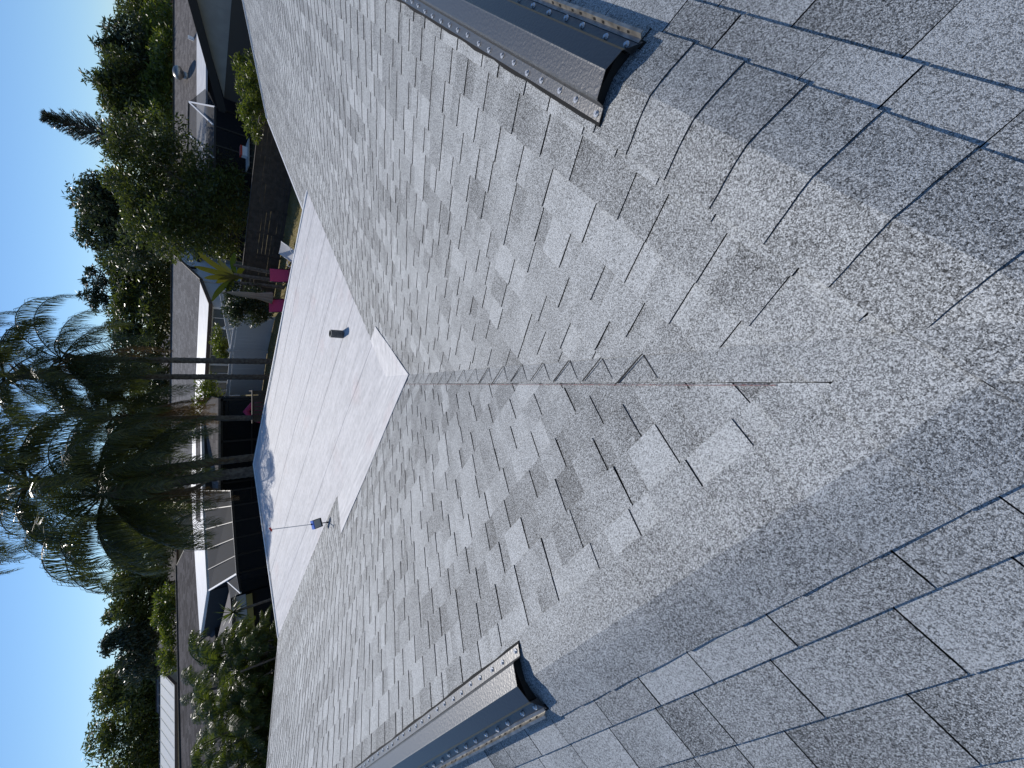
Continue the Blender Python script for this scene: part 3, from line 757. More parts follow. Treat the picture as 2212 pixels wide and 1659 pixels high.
# left neighbour: dark shingles, white pan roof, grey flat lanai roof
hL, PLn = gable_house('dark_roof_house', 'house with a dark shingle roof and black ridge, far left behind the bushes', (-8.7, 33.3), (-.69, -.72), 26, 14, Z(2.1), Z(.80), M['roof_dark'], M['stucco'])
m = MB(); lz = Z(2.35)
m.slab([(-9.4, 22.4, lz), (-12.4, 20.7, lz), (-20, 16.6, lz), (-24, 22, lz + .1), (-15.2, 28.4, lz + .1)], .1); m.build('lanai_roof', M['membrane_gray'], hL)
def band(name, a, b, z0, z1, mt, th=.12):
    m = MB(); a = Vector((a[0], a[1], 0)); b = Vector((b[0], b[1], 0)); d = (b - a).normalized(); nn = Vector((-d.y, d.x, 0)) * th / 2; up = Vector((0, 0, z1))
    m.slab([a - nn + up, b - nn + up, b + nn + up, a + nn + up], z1 - z0); return m.build(name, mt, hL)
band('lanai_edge', (-9.35, 22.45), (-20, 16.5), lz - .14, lz - .0, M['fascia'], .08)
band('lanai_wall', (-9.9, 22.5), (-20, 16.9), lz - .62, lz - .15, M['white_siding'])
band('lanai_trim', (-9.9, 22.4), (-20, 16.8), lz - .86, lz - .63, M['yellow'])
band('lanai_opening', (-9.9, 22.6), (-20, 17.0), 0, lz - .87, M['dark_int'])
m = MB(); wz_ = Z(1.92); w0 = at(432, 1378, 33.6)
pts = [at(x_, y_, 1.6 / gd(x_)) for x_, y_ in ((432, 1378), (447, 1276), (438, 1106), (434, 900), (415, 900), (415, 1106), (424, 1255))]
m.slab(pts, .12); m.build('pan_roof', M['white_roof'], hL)
# wing wall under pan roof
m = MB()
for i in range(3):
    a, b = pts[i], pts[i + 1]; d = (b - a).normalized(); nn = Vector((-d.y, d.x, 0)).normalized() * .06; z1 = Z(1.74)
    aa = Vector((a.x, a.y, z1)); bb = Vector((b.x, b.y, z1)); m.slab([aa - nn, bb - nn, bb + nn, aa + nn], z1)
m.build('wing_wall', M['dark_int'], hL)

# pool cage of the left neighbour
c2 = thing('pool_cage', 'grey mesh pool cage behind the palms, left of the white pole', 'pool cage', (-8, 24, 0))
qa, qb, qc, qd = at(452.5, 1275, 23.5), at(440, 1060, 25), at(500, 1060, 21.5), at(513, 1239, 19)
sheet('roof_screen', [qa, qb, qc, qd], M['screen_roof'], c2)
m = MB(); m.beam(qa, qd, .07); m.build('rafter', M['white_trim'], c2)
m = MB(); m.beam(at(490.6, 1255, 20.9), at(520, 1281, 18.8), .05); m.build('rafter', M['white_trim'], c2)
sheet('roof_screen', [at(491, 1256, 20.8), at(513, 1241, 19), at(520, 1281, 18.9), at(497, 1293, 20.5)], M['screen_roof'], c2)
m = MB(); m.beam(qc, qd, .09); m.build('rail', M['black'], c2)
m = MB(); m.beam(at(520, 1281, 18.9), qd, .08); m.build('rail', M['black'], c2)
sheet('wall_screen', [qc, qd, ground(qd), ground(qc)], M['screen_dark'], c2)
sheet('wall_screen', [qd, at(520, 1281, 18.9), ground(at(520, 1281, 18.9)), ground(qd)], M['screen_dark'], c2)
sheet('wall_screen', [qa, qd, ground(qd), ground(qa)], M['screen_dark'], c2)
for k in range(6):
    p = qc.lerp(qd, k / 5); m = MB(); m.beam(p, ground(p), .06); m.build('post', M['black'], c2)
    m = MB(); p2 = qb.lerp(qa, k / 5); m.beam(p, p2, .035); m.build('rafter', M['black'] if k < 5 else M['white_trim'], c2)
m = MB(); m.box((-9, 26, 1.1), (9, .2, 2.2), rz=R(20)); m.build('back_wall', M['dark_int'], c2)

# houses farther off
def far_house(label, c, ang, L_, W, ez__, rz__, rm, wm):
    e = (math.cos(R(ang)), math.sin(R(ang))); return gable_house('far_house', label, c, e, L_, W, ez__, rz__, rm, wm, .4, M['brown'])
far_house('far brown-roofed house with pale trim above the long grey roof, far right edge', (60, 62), 180, 14, 9, Z(1.2), H + 1.3, M['roof_brown'], M['stucco'])
t_, P_ = far_house('far house with a pale brown roof between treetops, left of the palms', (-17, 60), 180, 22, 9, Z(1.1), H + .5, M['roof_grey'], M['stucco'])
t_, P_ = far_house('low house with a white ribbed metal roof beyond the black ridge, far left', (-25.5, 44), 188, 16, 8, Z(.7), Z(-.15), M['white_metal'], M['stucco'])
m = MB()
for k in range(18): m.beam(P_(-.3 + k * .95, -.35, Z(.7) - .02), P_(-.3 + k * .95, 4, Z(-.15) + .02), .03, .03)
m.build('roof_rib', M['white_metal'], t_, kind='stuff')
t_, P_ = far_house('white metal hipped roof at the far left edge of the view', (-38, 44), 200, 10, 12, Z(.5), H + 1.0, M['white_metal'], M['stucco'])
far_house('far grey roof glimpsed behind the middle palms', (6, 66), 180, 20, 9, Z(1.3), H + .35, M['roof_grey'], M['stucco'])

# ------------------------------------------------------------------ fences
bf_ = thing('wood_fence', 'dark weathered fence of horizontal boards behind the lawn, right', 'fence', (6, 24, 0))
FZ = 1.60
F0, F1 = Vector((12.2, 19.4, 0)), Vector((3.9, 26.6, 0))
FDv = (F1 - F0); FL = FDv.length; FDv.normalize(); FN = Vector((-FDv.y, FDv.x, 0)); 
if FN.y > 0: FN = -FN
bay = 1.22; nb = int(FL / bay)
for k in range(nb + 1):
    p = F0 + FDv * k * bay; m = MB(); m.box(p + Vector((0, 0, FZ / 2)), (.09, .09, FZ + .03), rz=math.atan2(FDv.y, FDv.x)); m.build('post', M['wood'], bf_)
    if k == nb: break
    for r in range(9):
        z = .12 + r * .172; off = FN * (.055 + (.012 if (k + r) % 3 else 0.0)); c = p + FDv * bay / 2 + off + Vector((0, 0, z + uni(-.003, .003)))
        m = MB(); m.box(c, (bay - .006, .022, .166 + uni(-.006, .006)), rot=Matrix.Rotation(math.atan2(FDv.y, FDv.x), 3, 'Z') @ Matrix.Rotation(uni(-.006, .006), 3, 'Y')); m.build('board', M['wood'], bf_)
    m = MB(); m.box(p + FDv * bay / 2 + FN * .04 + Vector((0, 0, FZ + .01)), (bay, .13, .035), rz=math.atan2(FDv.y, FDv.x)); m.build('cap_board', M['wood'], bf_)

vf = thing('vinyl_fence', 'white vinyl privacy fence with capped posts behind the palm trunks', 'fence', (2, 27, 0))
VC = Vector((1.9, 27.6, 0)); V1 = at(476, 627, 33.5); V1.z = 0; V2 = at(509, 680, 25.5); V2.z = 0; V3 = at(484, 860, 29.6); V3.z = 0; V4 = Vector((-8, 32, 0))
def vinyl(A, B, hgt=1.83):
    d = B - A; n = max(1, round(d.length / 2.3)); dl = d.length / n; d.normalize(); ang = math.atan2(d.y, d.x)
    for k in range(n + 1):
        p = A + d * dl * k; m = MB(); m.box(p + Vector((0, 0, (hgt + .06) / 2)), (.13, .13, hgt + .06), rz=ang); po = m.build('post', M['vinyl'], vf)
        m = MB(); cc = p + Vector((0, 0, hgt + .06)); m.box(cc + Vector((0, 0, .015)), (.17, .17, .03), rz=ang)
        m.add([cc + Vector((sx * .07, sy * .07, .03)) for sx, sy in ((-1, -1), (1, -1), (1, 1), (-1, 1))] + [cc + Vector((0, 0, .1))], [(0, 1, 4), (1, 2, 4), (2, 3, 4), (3, 0, 4)]); m.build('post_cap', M['vinyl'], po)
        if k == n: break
        m = MB(); m.box(p + d * dl / 2 + Vector((0, 0, hgt - .05)), (dl - .13, .05, .13), rz=ang); m.box(p + d * dl / 2 + Vector((0, 0, .1)), (dl - .13, .05, .15), rz=ang); m.build('rail', M['vinyl'], vf)
        for q in range(int((dl - .13) / .28)):
            m = MB(); m.box(p + d * (.065 + .14 + q * .28 + .02) + Vector((0, 0, hgt / 2)), (.272, .028, hgt - .3), rz=ang); m.build('panel', M['vinyl'], vf)
vinyl(VC, V1); vinyl(VC, V2); vinyl(VC, V3); vinyl(V3, V4)

# low dark board screen with things behind it, dark screen room
bxx = thing('board_screen', 'low dark wooden board enclosure left of the palm trunks', 'enclosure', (-1, 23.6, 0))
Q = [at(546, 845, 23.3), at(548, 912, 23.3)]
for k in range(8):
    p = Q[0].lerp(Q[1], (k + .5) / 8); m = MB(); m.box((p.x, p.y, (p.z) / 2), (.17, .03, p.z)); m.build('board', M['wood'], bxx)
m = MB(); m.box(((Q[0].x + Q[1].x) / 2, Q[0].y, Q[0].z + .02), (abs(Q[0].x - Q[1].x) + .1, .14, .04)); m.build('cap_board', M['wood'], bxx)
for k in range(6):
    m = MB(); m.box((Q[0].x + .0, Q[0].y + .12 + k * .18, Q[0].z / 2), (.03, .17, Q[0].z)); m.build('board', M['wood'], bxx)

gz = thing('screen_room', 'black-framed screened garden room with a grey gable roof, behind the palms', 'gazebo', (-4, 28, 0))
ge = Z(2.22); gr_ = Z(1.42)
gx0, gx1, gy0, gy1 = -.75, -7.6, 26.2, 30.6; gm = (gy0 + gy1) / 2
quad_roof('roof', [(gx0, gy0 - .3, ge), (gx1, gy0 - .3, ge), (gx1, gm, gr_), (gx0 - 1.4, gm, gr_)], M['roof_grey'], gz, .1)
quad_roof('roof', [(gx1, gy1 + .3, ge), (gx0, gy1 + .3, ge), (gx0 - 1.4, gm, gr_), (gx1, gm, gr_)], M['roof_grey'], gz, .1)
m = MB(); m.slab([(gx0, gy0 - .3, ge), (gx0, gy1 + .3, ge), (gx0 - 1.4, gm, gr_)], .1); m.build('roof', M['roof_grey'], gz)
for k in range(7):
    x = gx0 - .1 + (gx1 - gx0 + .2) * k / 6; m = MB(); m.beam((x, gy0, 0), (x, gy0, ge - .06), .1); m.build('post', M['black'], gz)
m = MB(); m.beam((gx0, gy0, ge - .14), (gx1, gy0, ge - .14), .1, .16); m.build('rail', M['black'], gz); m = MB(); m.beam((gx0, gy0, 1.0), (gx1, gy0, 1.0), .06); m.build('rail', M['black'], gz)
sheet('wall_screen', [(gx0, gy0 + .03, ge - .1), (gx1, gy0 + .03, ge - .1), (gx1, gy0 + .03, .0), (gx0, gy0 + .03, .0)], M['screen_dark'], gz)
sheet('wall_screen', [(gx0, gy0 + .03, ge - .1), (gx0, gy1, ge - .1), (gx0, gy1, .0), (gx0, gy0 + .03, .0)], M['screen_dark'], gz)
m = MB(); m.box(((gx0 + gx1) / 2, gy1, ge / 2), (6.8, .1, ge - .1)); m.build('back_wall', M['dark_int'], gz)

# ------------------------------------------------------------------ garden furniture
def ngeo(x, Yd): return at(x, 0, Yd).z
def lounger(name, label, cat, loc, rz, fab, frame, back=R(60), grp=None):
    t = thing(name, label, cat, loc, grp); Rm = Matrix.Rotation(rz, 3, 'Z'); L0 = Vector(loc)
    def W(x, y, z): return L0 + Rm @ Vector((x, y, z))
    for s in (-1, 1):
        m = MB(); m.tube([W(-.95, s * .31, .34), W(.35, s * .31, .36)], .016, 8)
        m.tube([W(.35, s * .31, .36), W(.35 + .75 * math.cos(back), s * .31, .36 + .75 * math.sin(back))], .016, 8); m.build('frame', frame, t, smooth=True)
        for lx in (-.8, .25):
            m = MB(); m.tube([W(lx, s * .31, .34), W(lx + (.1 if lx > 0 else -.08), s * .31, .0)], .015, 8); m.build('leg', frame, t)
        m = MB(); m.tube([W(.1, s * .34, .36), W(.12, s * .36, .58), W(.42, s * .36, .6), W(.52, s * .34, .52)], .014, 8); m.build('armrest', frame, t, smooth=True)
    def panel(name, A, B, sag):
        m = MB(); n = 6; vs = []
        for i in range(n + 1):
            p = Vector(A).lerp(Vector(B), i / n); p.z -= sag * math.sin(math.pi * i / n)
            for yy in (-.3, -.1, .1, .3): vs.append(W(p.x, yy, p.z - .01 * (1 - abs(yy) / .3)))
        fs = [(i * 4 + j, (i + 1) * 4 + j, (i + 1) * 4 + j + 1, i * 4 + j + 1) for i in range(n) for j in range(3)]
        m.add(vs, fs); m.add([v - Vector((0, 0, .012)) for v in vs], [f[::-1] for f in fs]); m.build(name, fab, t)
    panel('seat', (-.95, 0, .35), (.34, 0, .36), .04); panel('backrest', (.36, 0, .37), (.35 + .75 * math.cos(back), 0, .36 + .75 * math.sin(back)), .02)
    return t
p = at(612, 562, 19.3); lounger('sun_lounger', 'white mesh lounger with raised back on the lawn, beside the pink chair', 'lounger', (p.x, p.y, 0), R(40), M['white_fab'], M['white_trim'], R(42), 'loungers on the lawn')
p = at(604, 588, 20.3); lounger('sun_lounger', 'pink reclining chair nearest the white lounger, its back to the fence', 'lounger', (p.x, p.y, 0), R(95), M['pink'], M['black'], R(72), 'loungers on the lawn')
p = at(600, 652, 20.6); lounger('sun_lounger', 'pink reclining chair left of the closed parasol', 'lounger', (p.x, p.y, 0), R(100), M['pink'], M['black'], R(66), 'loungers on the lawn')
# small glass table between them
p = at(607, 622, 20.4); tb = thing('side_table', 'small glass side table between the two pink chairs', 'table', (p.x, p.y, 0))
m = MB(); m.tube([(p.x, p.y, .44), (p.x, p.y, .46)], .26, 20); m.build('tabletop', M['glass'], tb)
for k in range(4):
    a = k * math.pi / 2 + .6; m = MB(); m.tube([(p.x + .2 * math.cos(a), p.y + .2 * math.sin(a), .44), (p.x + .24 * math.cos(a), p.y + .24 * math.sin(a), 0)], .012, 6); m.build('leg', M['black'], tb)
# closed parasol
p = at(560, 640, 21.2); b0 = Vector((p.x, p.y, 0)); pr = thing('parasol', 'closed beige parasol hanging in folds between the two pink chairs', 'parasol', b0)
zt = at(489, 622, 21.2).z
m = MB(); m.tube([b0, b0 + Vector((0, 0, zt + .1))], .024, 10); m.build('pole', M['brown'], pr)
m = MB(); m.box(b0 + Vector((0, 0, .04)), (.5, .5, .08)); m.build('base', M['black'], pr)
m = MB(); vs = []; NN = 32; lv = ((1.0, .02), (.88, .07), (.72, .10), (.55, .115), (.42, .13), (.38, .11), (.2, .16), (0.0, .22)); zb = at(588, 645, 21.2).z
for k, r_ in lv:
    z = zb + (zt - zb) * k
    for i in range(NN):
        a = 2 * math.pi * i / NN; rr_ = r_ * (1 + .28 * math.cos(a * 8) * (1 - k)); vs.append(b0 + Vector((rr_ * math.cos(a), rr_ * math.sin(a), z)))
m.add(vs, [(i * NN + j, i * NN + (j + 1) % NN, (i + 1) * NN + (j + 1) % NN, (i + 1) * NN + j) for i in range(len(lv) - 1) for j in range(NN)]); m.build('canopy', M['beige_fab'], pr, smooth=True)
m = MB(); z = zb + (zt - zb) * .40; m.tube([b0 + Vector((0, 0, z - .03)), b0 + Vector((0, 0, z + .03))], .125, 16, cap=False); m.build('strap', M['beige_fab'], pr)
# pink inflatable seat
p = at(548, 890, 24.8); b0 = Vector((p.x, p.y, p.z - .35)); inf = thing('pool_float', 'bright pink inflatable seat behind the dark board enclosure', 'pool float', b0)
m = MB(); m.tube([b0 + Vector((-.45, -.2, .1)), b0 + Vector((-.45, .35, .12)), b0 + Vector((-.3, .5, .14)), b0 + Vector((.3, .5, .14)), b0 + Vector((.45, .35, .12)), b0 + Vector((.45, -.2, .1))], .14, 12); m.build('ring', M['pink'], inf, smooth=True)
m = MB(); m.tube([b0 + Vector((-.4, .48, .3)), b0 + Vector((0, .52, .62)), b0 + Vector((.4, .48, .3))], .15, 12); m.build('back', M['pink'], inf, smooth=True)
m = MB(); m.box(b0 + Vector((0, .1, .02)), (.8, .6, .12)); m.build('seat', M['pink'], inf)
ct = thing('patio_cart', 'black patio cart under the pink inflatable seat', 'cart', (b0.x, b0.y, 0)); m = MB(); m.box((b0.x, b0.y + .1, (b0.z - .05) / 2), (.9, .6, b0.z - .06)); m.build('cabinet', M['black'], ct); m = MB(); m.box((b0.x, b0.y + .1, b0.z - .04), (1.0, .7, .03)); m.build('shelf', M['dark_pipe'], ct)
# patio bits at right neighbour
p = at(525, 328, 23.6); kk = thing('cooler', 'small red and white cool box on the far right patio', 'cool box', (p.x, p.y, p.z - .2))
m = MB(); m.box((p.x, p.y, p.z - .05), (.45, .3, .22)); m.build('body', M['white_trim'], kk); m = MB(); m.box((p.x, p.y, p.z + .09), (.47, .32, .08)); m.build('lid', M['red'], kk)
tb2 = thing('patio_table', 'grey patio table under the red and white cool box', 'table', (p.x, p.y, 0)); m = MB(); m.box((p.x - .1, p.y, p.z - .19), (1.3, .8, .05)); m.build('tabletop', M['grey_panel'], tb2)
for sx in (-.55, .4):
    for sy in (-.3, .3):
        m = MB(); m.beam((p.x + sx, p.y + sy, 0), (p.x + sx, p.y + sy, p.z - .21), .05); m.build('leg', M['black'], tb2)

# ------------------------------------------------------------------ vegetation
def leaves(m, cen, rad, n, size, rr, elong=1.6, tone=(.0, 1.), shell=.55, droop=.0):
    cx, cy, cz = cen; rx, ry, rz_ = rad; v = m.v; f = m.f; mm = m.m; cc = m.c
    for _ in range(n):
        a = rr.uniform(0, 2 * math.pi); z = rr.uniform(-1, 1); q = math.sqrt(1 - z * z); r = shell + (1 - shell) * rr.random() ** .7
        p = Vector((cx + rx * r * q * math.cos(a), cy + ry * r * q * math.sin(a), cz + rz_ * r * z))
        d = Vector((rr.gauss(0, 1), rr.gauss(0, 1), rr.gauss(0, .7) - droop)).normalized(); s_ = d.cross(Vector((rr.gauss(0, 1), rr.gauss(0, 1), rr.gauss(0, 1)))).normalized()
        L_ = size * rr.uniform(.6, 1.3) * elong; w_ = size * rr.uniform(.35, .6)
        o = len(v); v.append(tuple(p)); v.append(tuple(p + d * L_ * .5 + s_ * w_ * .5)); v.append(tuple(p + d * L_)); v.append(tuple(p + d * L_ * .5 - s_ * w_ * .5))
        f.append((o, o + 1, o + 2, o + 3)); mm.append(0); k = rr.uniform(*tone); cc.extend((k, k, k, k))
def tree(name, label, base, blobs, nl, size, lm, seed, cat='tree', grp=None, trunk_r=.2, sub=14, tone=(0, 1), elong=1.6, droop=0, shell=.5, subr=.42):
    """blobs: (centre, radius xyz)"""
    rr = random.Random(seed); t = thing(name, label, cat, base, grp); b = Vector(base)
    m = MB(); tk = MB(); vol = sum(bb[1][0] * bb[1][2] for bb in blobs)
    top = max((bb[0] for bb in blobs), key=lambda c: c[2])
    fork = b.lerp(Vector(top), .45); tk.tube([b, b.lerp(fork, .5) + Vector((rr.uniform(-.1, .1), 0, 0)), fork], [trunk_r, trunk_r * .8, trunk_r * .65], 8)
    for c, r in blobs:
        c = Vector(c); mid = fork.lerp(c, .5) + Vector((rr.uniform(-.2, .2), 0, rr.uniform(0, .3)))
        tk.tube([fork, mid, c + Vector((0, 0, r[2] * .4))], [trunk_r * .6, trunk_r * .4, trunk_r * .12], 6)
        n_b = nl * (r[0] * r[2]) / vol; tn = rr.uniform(-.15, .15)
        for k in range(sub):
            a = rr.uniform(0, 2 * math.pi); z = rr.uniform(-.9, 1); q = math.sqrt(max(0, 1 - z * z)); ra = rr.uniform(.55, .95)
            sc = c + Vector((r[0] * q * math.cos(a) * ra, r[1] * q * math.sin(a) * ra, r[2] * z * ra)); sr = rr.uniform(.6, 1.25) * subr
            tt = rr.uniform(-.2, .25) + tn
            leaves(m, sc, (r[0] * sr, r[1] * sr, r[2] * sr * .8), int(n_b / sub), size, rr, elong, (max(0, tone[0] + tt), min(1, tone[1] + tt)), shell, droop)
            if k % 3 == 0: tk.tube([mid, sc], [trunk_r * .25, trunk_r * .06], 5)
        leaves(m, c, tuple(x * .8 for x in r), int(n_b * .25), size, rr, elong, tone, .2, droop)
    m.build('crown', lm, t, attr=True); tk.build('trunk', M['bark'], t)
    return t
def B(x, y, Y, rx, rz_, ry=None): return (tuple(at(x, y, Y)), (rx, ry or rx, rz_))
def base(x, y, Y): p = at(x, y, Y); return (p.x, p.y, 0)
G1 = 'trees beyond the neighbouring houses'
tree('broadleaf_tree', 'rounded olive tree at the far right edge behind the long grey roof', base(330, 20, 62), [B(310, -60, 62, 4.5, 3.2), B(325, 40, 60, 4.2, 2.6), B(300, 20, 64, 3, 2)], 9000, .34, M['leaf'], 21, grp=G1)
tree('broadleaf_tree', 'tall dark tree with a knobbly top, second from the far right', base(320, 140, 56), [B(300, 110, 56, 3.2, 3.0), B(235, 108, 56, 1.0, 1.0), B(270, 125, 56, 1.8, 1.6), B(330, 160, 55, 3.0, 1.8)], 8500, .32, M['leaf_dark'], 22, grp=G1)
tree('broadleaf_tree', 'irregular tree with a ragged pointed top right of the narrow conifer', base(320, 210, 54), [B(300, 200, 54, 3.0, 2.8), B(225, 175, 54, 1.1, 1.3), B(255, 190, 54, 1.7, 1.6), B(250, 235, 54, 1.3, 1.2), B(310, 250, 53, 2.4, 2.0)], 9000, .3, M['leaf'], 23, grp=G1)
tree('broadleaf_tree', 'bright green shrubby tree just above the long grey roof', base(345, 150, 52), [B(345, 60, 52, 3, 1.4), B(348, 130, 51, 3, 1.3), B(340, 200, 52, 2.6, 1.5), B(350, 250, 51, 2, 1.2)], 6500, .3, M['leaf_yel'], 24, grp=G1)
tree('broadleaf_tree', 'grey-green tree rising behind the large leafy tree, right of centre', base(300, 470, 46), [B(265, 470, 46, 3.2, 2.9), B(215, 450, 46, 1.4, 1.4), B(215, 500, 46, 1.6, 1.5), B(245, 415, 46, 1.6, 1.5), B(300, 520, 46, 2.8, 2.2)], 12000, .26, M['leaf_dark'], 25, grp=G1)
tree('broadleaf_tree', 'dense dark green tree behind the white house roof', base(310, 610, 58), [B(315, 590, 58, 4.6, 3.3), B(280, 560, 58, 2.6, 2.4), B(320, 680, 57, 4.2, 2.6), B(285, 640, 58, 3, 2.2)], 13000, .32, M['leaf'], 26, grp=G1, tone=(0, .7))
tree('pine_tree', 'sparse pine with separate tufts of needles above the white house', base(300, 622, 62), [B(200, 600, 62, 1.3, .9), B(192, 640, 62, 1.2, .8), B(225, 615, 62, 1.6, .9), B(215, 655, 62, 1.2, .9), B(250, 595, 62, 1.5, .9), B(250, 655, 62, 1.5, 1.0), B(280, 650, 62, 1.8, 1.1)], 3300, .26, M['leaf_pine'], 27, grp=G1, trunk_r=.22, sub=6, shell=.3)
tree('broadleaf_tree', 'dark tree seen through the palms behind the white porch roof', base(320, 800, 60), [B(310, 760, 60, 3.4, 2.6), B(320, 850, 60, 4, 2.4), B(310, 940, 60, 4, 2.8), B(265, 720, 60, 1.6, 1.6)], 9000, .34, M['leaf_dark'], 28, grp=G1)
tree('broadleaf_tree', 'dark tree behind the drooping palm at left of centre', base(320, 1120, 60), [B(315, 1050, 60, 4, 2.6), B(310, 1150, 60, 4, 2.8), B(315, 1230, 58, 3, 2.4)], 8000, .34, M['leaf'], 29, grp=G1)
tree('broadleaf_tree', 'mixed green trees left of the palms, small crown behind the dark ridge', base(320, 1290, 55), [B(300, 1275, 55, 2.4, 2.6), B(265, 1262, 55, 1.2, 1.2), B(300, 1320, 54, 2.4, 2.4), B(330, 1350, 53, 2, 1.4)], 8500, .28, M['leaf'], 30, grp=G1)
tree('broadleaf_tree', 'thin weeping tree with a leaning wispy top, left', base(310, 1380, 52), [B(290, 1375, 52, 1.6, 1.9), B(245, 1380, 52, .9, .9), B(228, 1400, 52, .7, .5), B(305, 1420, 52, 2.4, 2.0)], 5500, .26, M['leaf_pine'], 31, grp=G1, droop=1.0)
tree('broadleaf_tree', 'large rounded olive-green tree at the far left behind the black ridge', base(310, 1540, 72), [B(300, 1480, 72, 4.9, 4.0), B(270, 1530, 72, 5.2, 4.2), B(300, 1600, 71, 5.2, 4.3), B(330, 1460, 70, 4, 2.9), B(250, 1480, 72, 2.9, 2.2), B(320, 1680, 71, 4.3, 3.5), B(345, 1560, 70, 4.5, 2.6), B(345, 1470, 70, 4.2, 2.4), B(350, 1640, 69, 4.5, 2.4)], 30000, .36, M['leaf'], 32, grp=G1, tone=(.2, 1))
tree('broadleaf_tree', 'yellow-green bush above the black ridge, left', base(350, 1330, 44), [B(362, 1290, 44, 1.2, .8), B(358, 1330, 44, 1.3, .8), B(366, 1370, 43, 1.2, .6), B(362, 1430, 43, 1.2, .7)], 3500, .2, M['leaf_yel'], 33, grp=G1)
# narrow leaning conifer: whorls of upswept branches
def conifer(label, b, tip, r0, n, seed, lean=(0, 0)):
    rr = random.Random(seed); t = thing('conifer', label, 'tree', b, G1); b = Vector(b); tip = Vector(tip); m = MB(); tk = MB(); tk.tube([b, b.lerp(tip, .6), tip], [.22, .14, .02], 7)
    z0 = .45
    for i in range(n):
        k = z0 + (1 - z0) * i / n; c = b.lerp(tip, k); r_ = r0 * (1 - (i / n) ** 1.6) ** .8 + .15
        for j in range(8):
            a = rr.uniform(0, 2 * math.pi); d = Vector((math.cos(a), math.sin(a), .8)); e_ = c + d * r_ * rr.uniform(.75, 1.1)
            tk.tube([c, e_], [.025, .008], 4)
            for s_ in range(30):
                q = c.lerp(e_, rr.uniform(.2, 1.03)); dd = (d.normalized() * .6 + Vector((rr.gauss(0, .4), rr.gauss(0, .4), rr.gauss(.3, .35)))).normalized(); sd_ = dd.orthogonal().normalized()
                L_ = .2; o = len(m.v); m.v += [tuple(q - sd_ * .03), tuple(q + sd_ * .03), tuple(q + dd * L_)]; m.f.append((o, o + 1, o + 2)); m.m.append(0); kk = rr.random(); m.c += [kk] * 3
    m.build('crown', M['leaf_pine'], t, attr=True); tk.build('trunk', M['bark'], t)
conifer('tall narrow conifer leaning right above the other trees', base(370, 330, 40), at(93, 252, 40), 1.15, 46, 41)
conifer('short conifer tip beside the foot of the tall narrow conifer', base(370, 360, 44), at(222, 318, 44), .8, 12, 42)
# big leafy tree behind the wood fence
tree('broadleaf_tree', 'large leafy tree with glossy sunlit leaves behind the dark wood fence', base(520, 430, 27), [B(310, 330, 28, 1.9, 1.5), B(360, 430, 27.5, 2.5, 1.9), B(300, 400, 28, 1.6, 1.4), B(430, 500, 26.5, 1.6, 1.8), B(460, 420, 27, 2.0, 1.5), B(400, 350, 28, 1.9, 1.3), B(500, 450, 26, 1.7, 1.2), B(330, 490, 28, 1.6, 1.4), B(490, 370, 27, 1.2, .9)], 24000, .15, M['leaf'], 50, trunk_r=.16, sub=18, tone=(.1, 1))
tree('shrub', 'young yellow-green shrub in front of the dark gable wing, right', base(560, 200, 19.5), [B(530, 160, 19.5, .75, .55), B(540, 215, 19.4, .7, .55), B(552, 265, 19.3, .6, .5), B(520, 140, 19.6, .35, .3), B(560, 190, 19.3, .8, .5)], 3800, .09, M['leaf_yel'], 51, 'shrub', trunk_r=.04, sub=10)
tree('shrub', 'dark glossy citrus shrub left of the closed parasol', base(570, 665, 23.6), [B(505, 655, 23.6, .9, .55), B(530, 660, 23.5, 1.0, .8), B(560, 665, 23.4, 1.0, .7)], 4500, .11, M['leaf_dark'], 52, 'shrub', trunk_r=.06, sub=10, tone=(0, .8))
tree('shrub', 'light green bush over the top of the white vinyl fence', base(480, 790, 32), [B(470, 735, 32, .8, .6), B(480, 760, 32, .7, .5)], 1800, .12, M['leaf_yel'], 53, 'shrub', trunk_r=.05, sub=8)
tree('shrub', 'bright bush behind the white fence, between the palm trunks and the screen room', base(480, 860, 31), [B(455, 850, 31, 1.2, .8), B(450, 890, 31, 1.3, .9), B(440, 920, 31.5, 1.0, .9)], 3600, .13, M['leaf_yel'], 54, 'shrub', trunk_r=.06, sub=10)

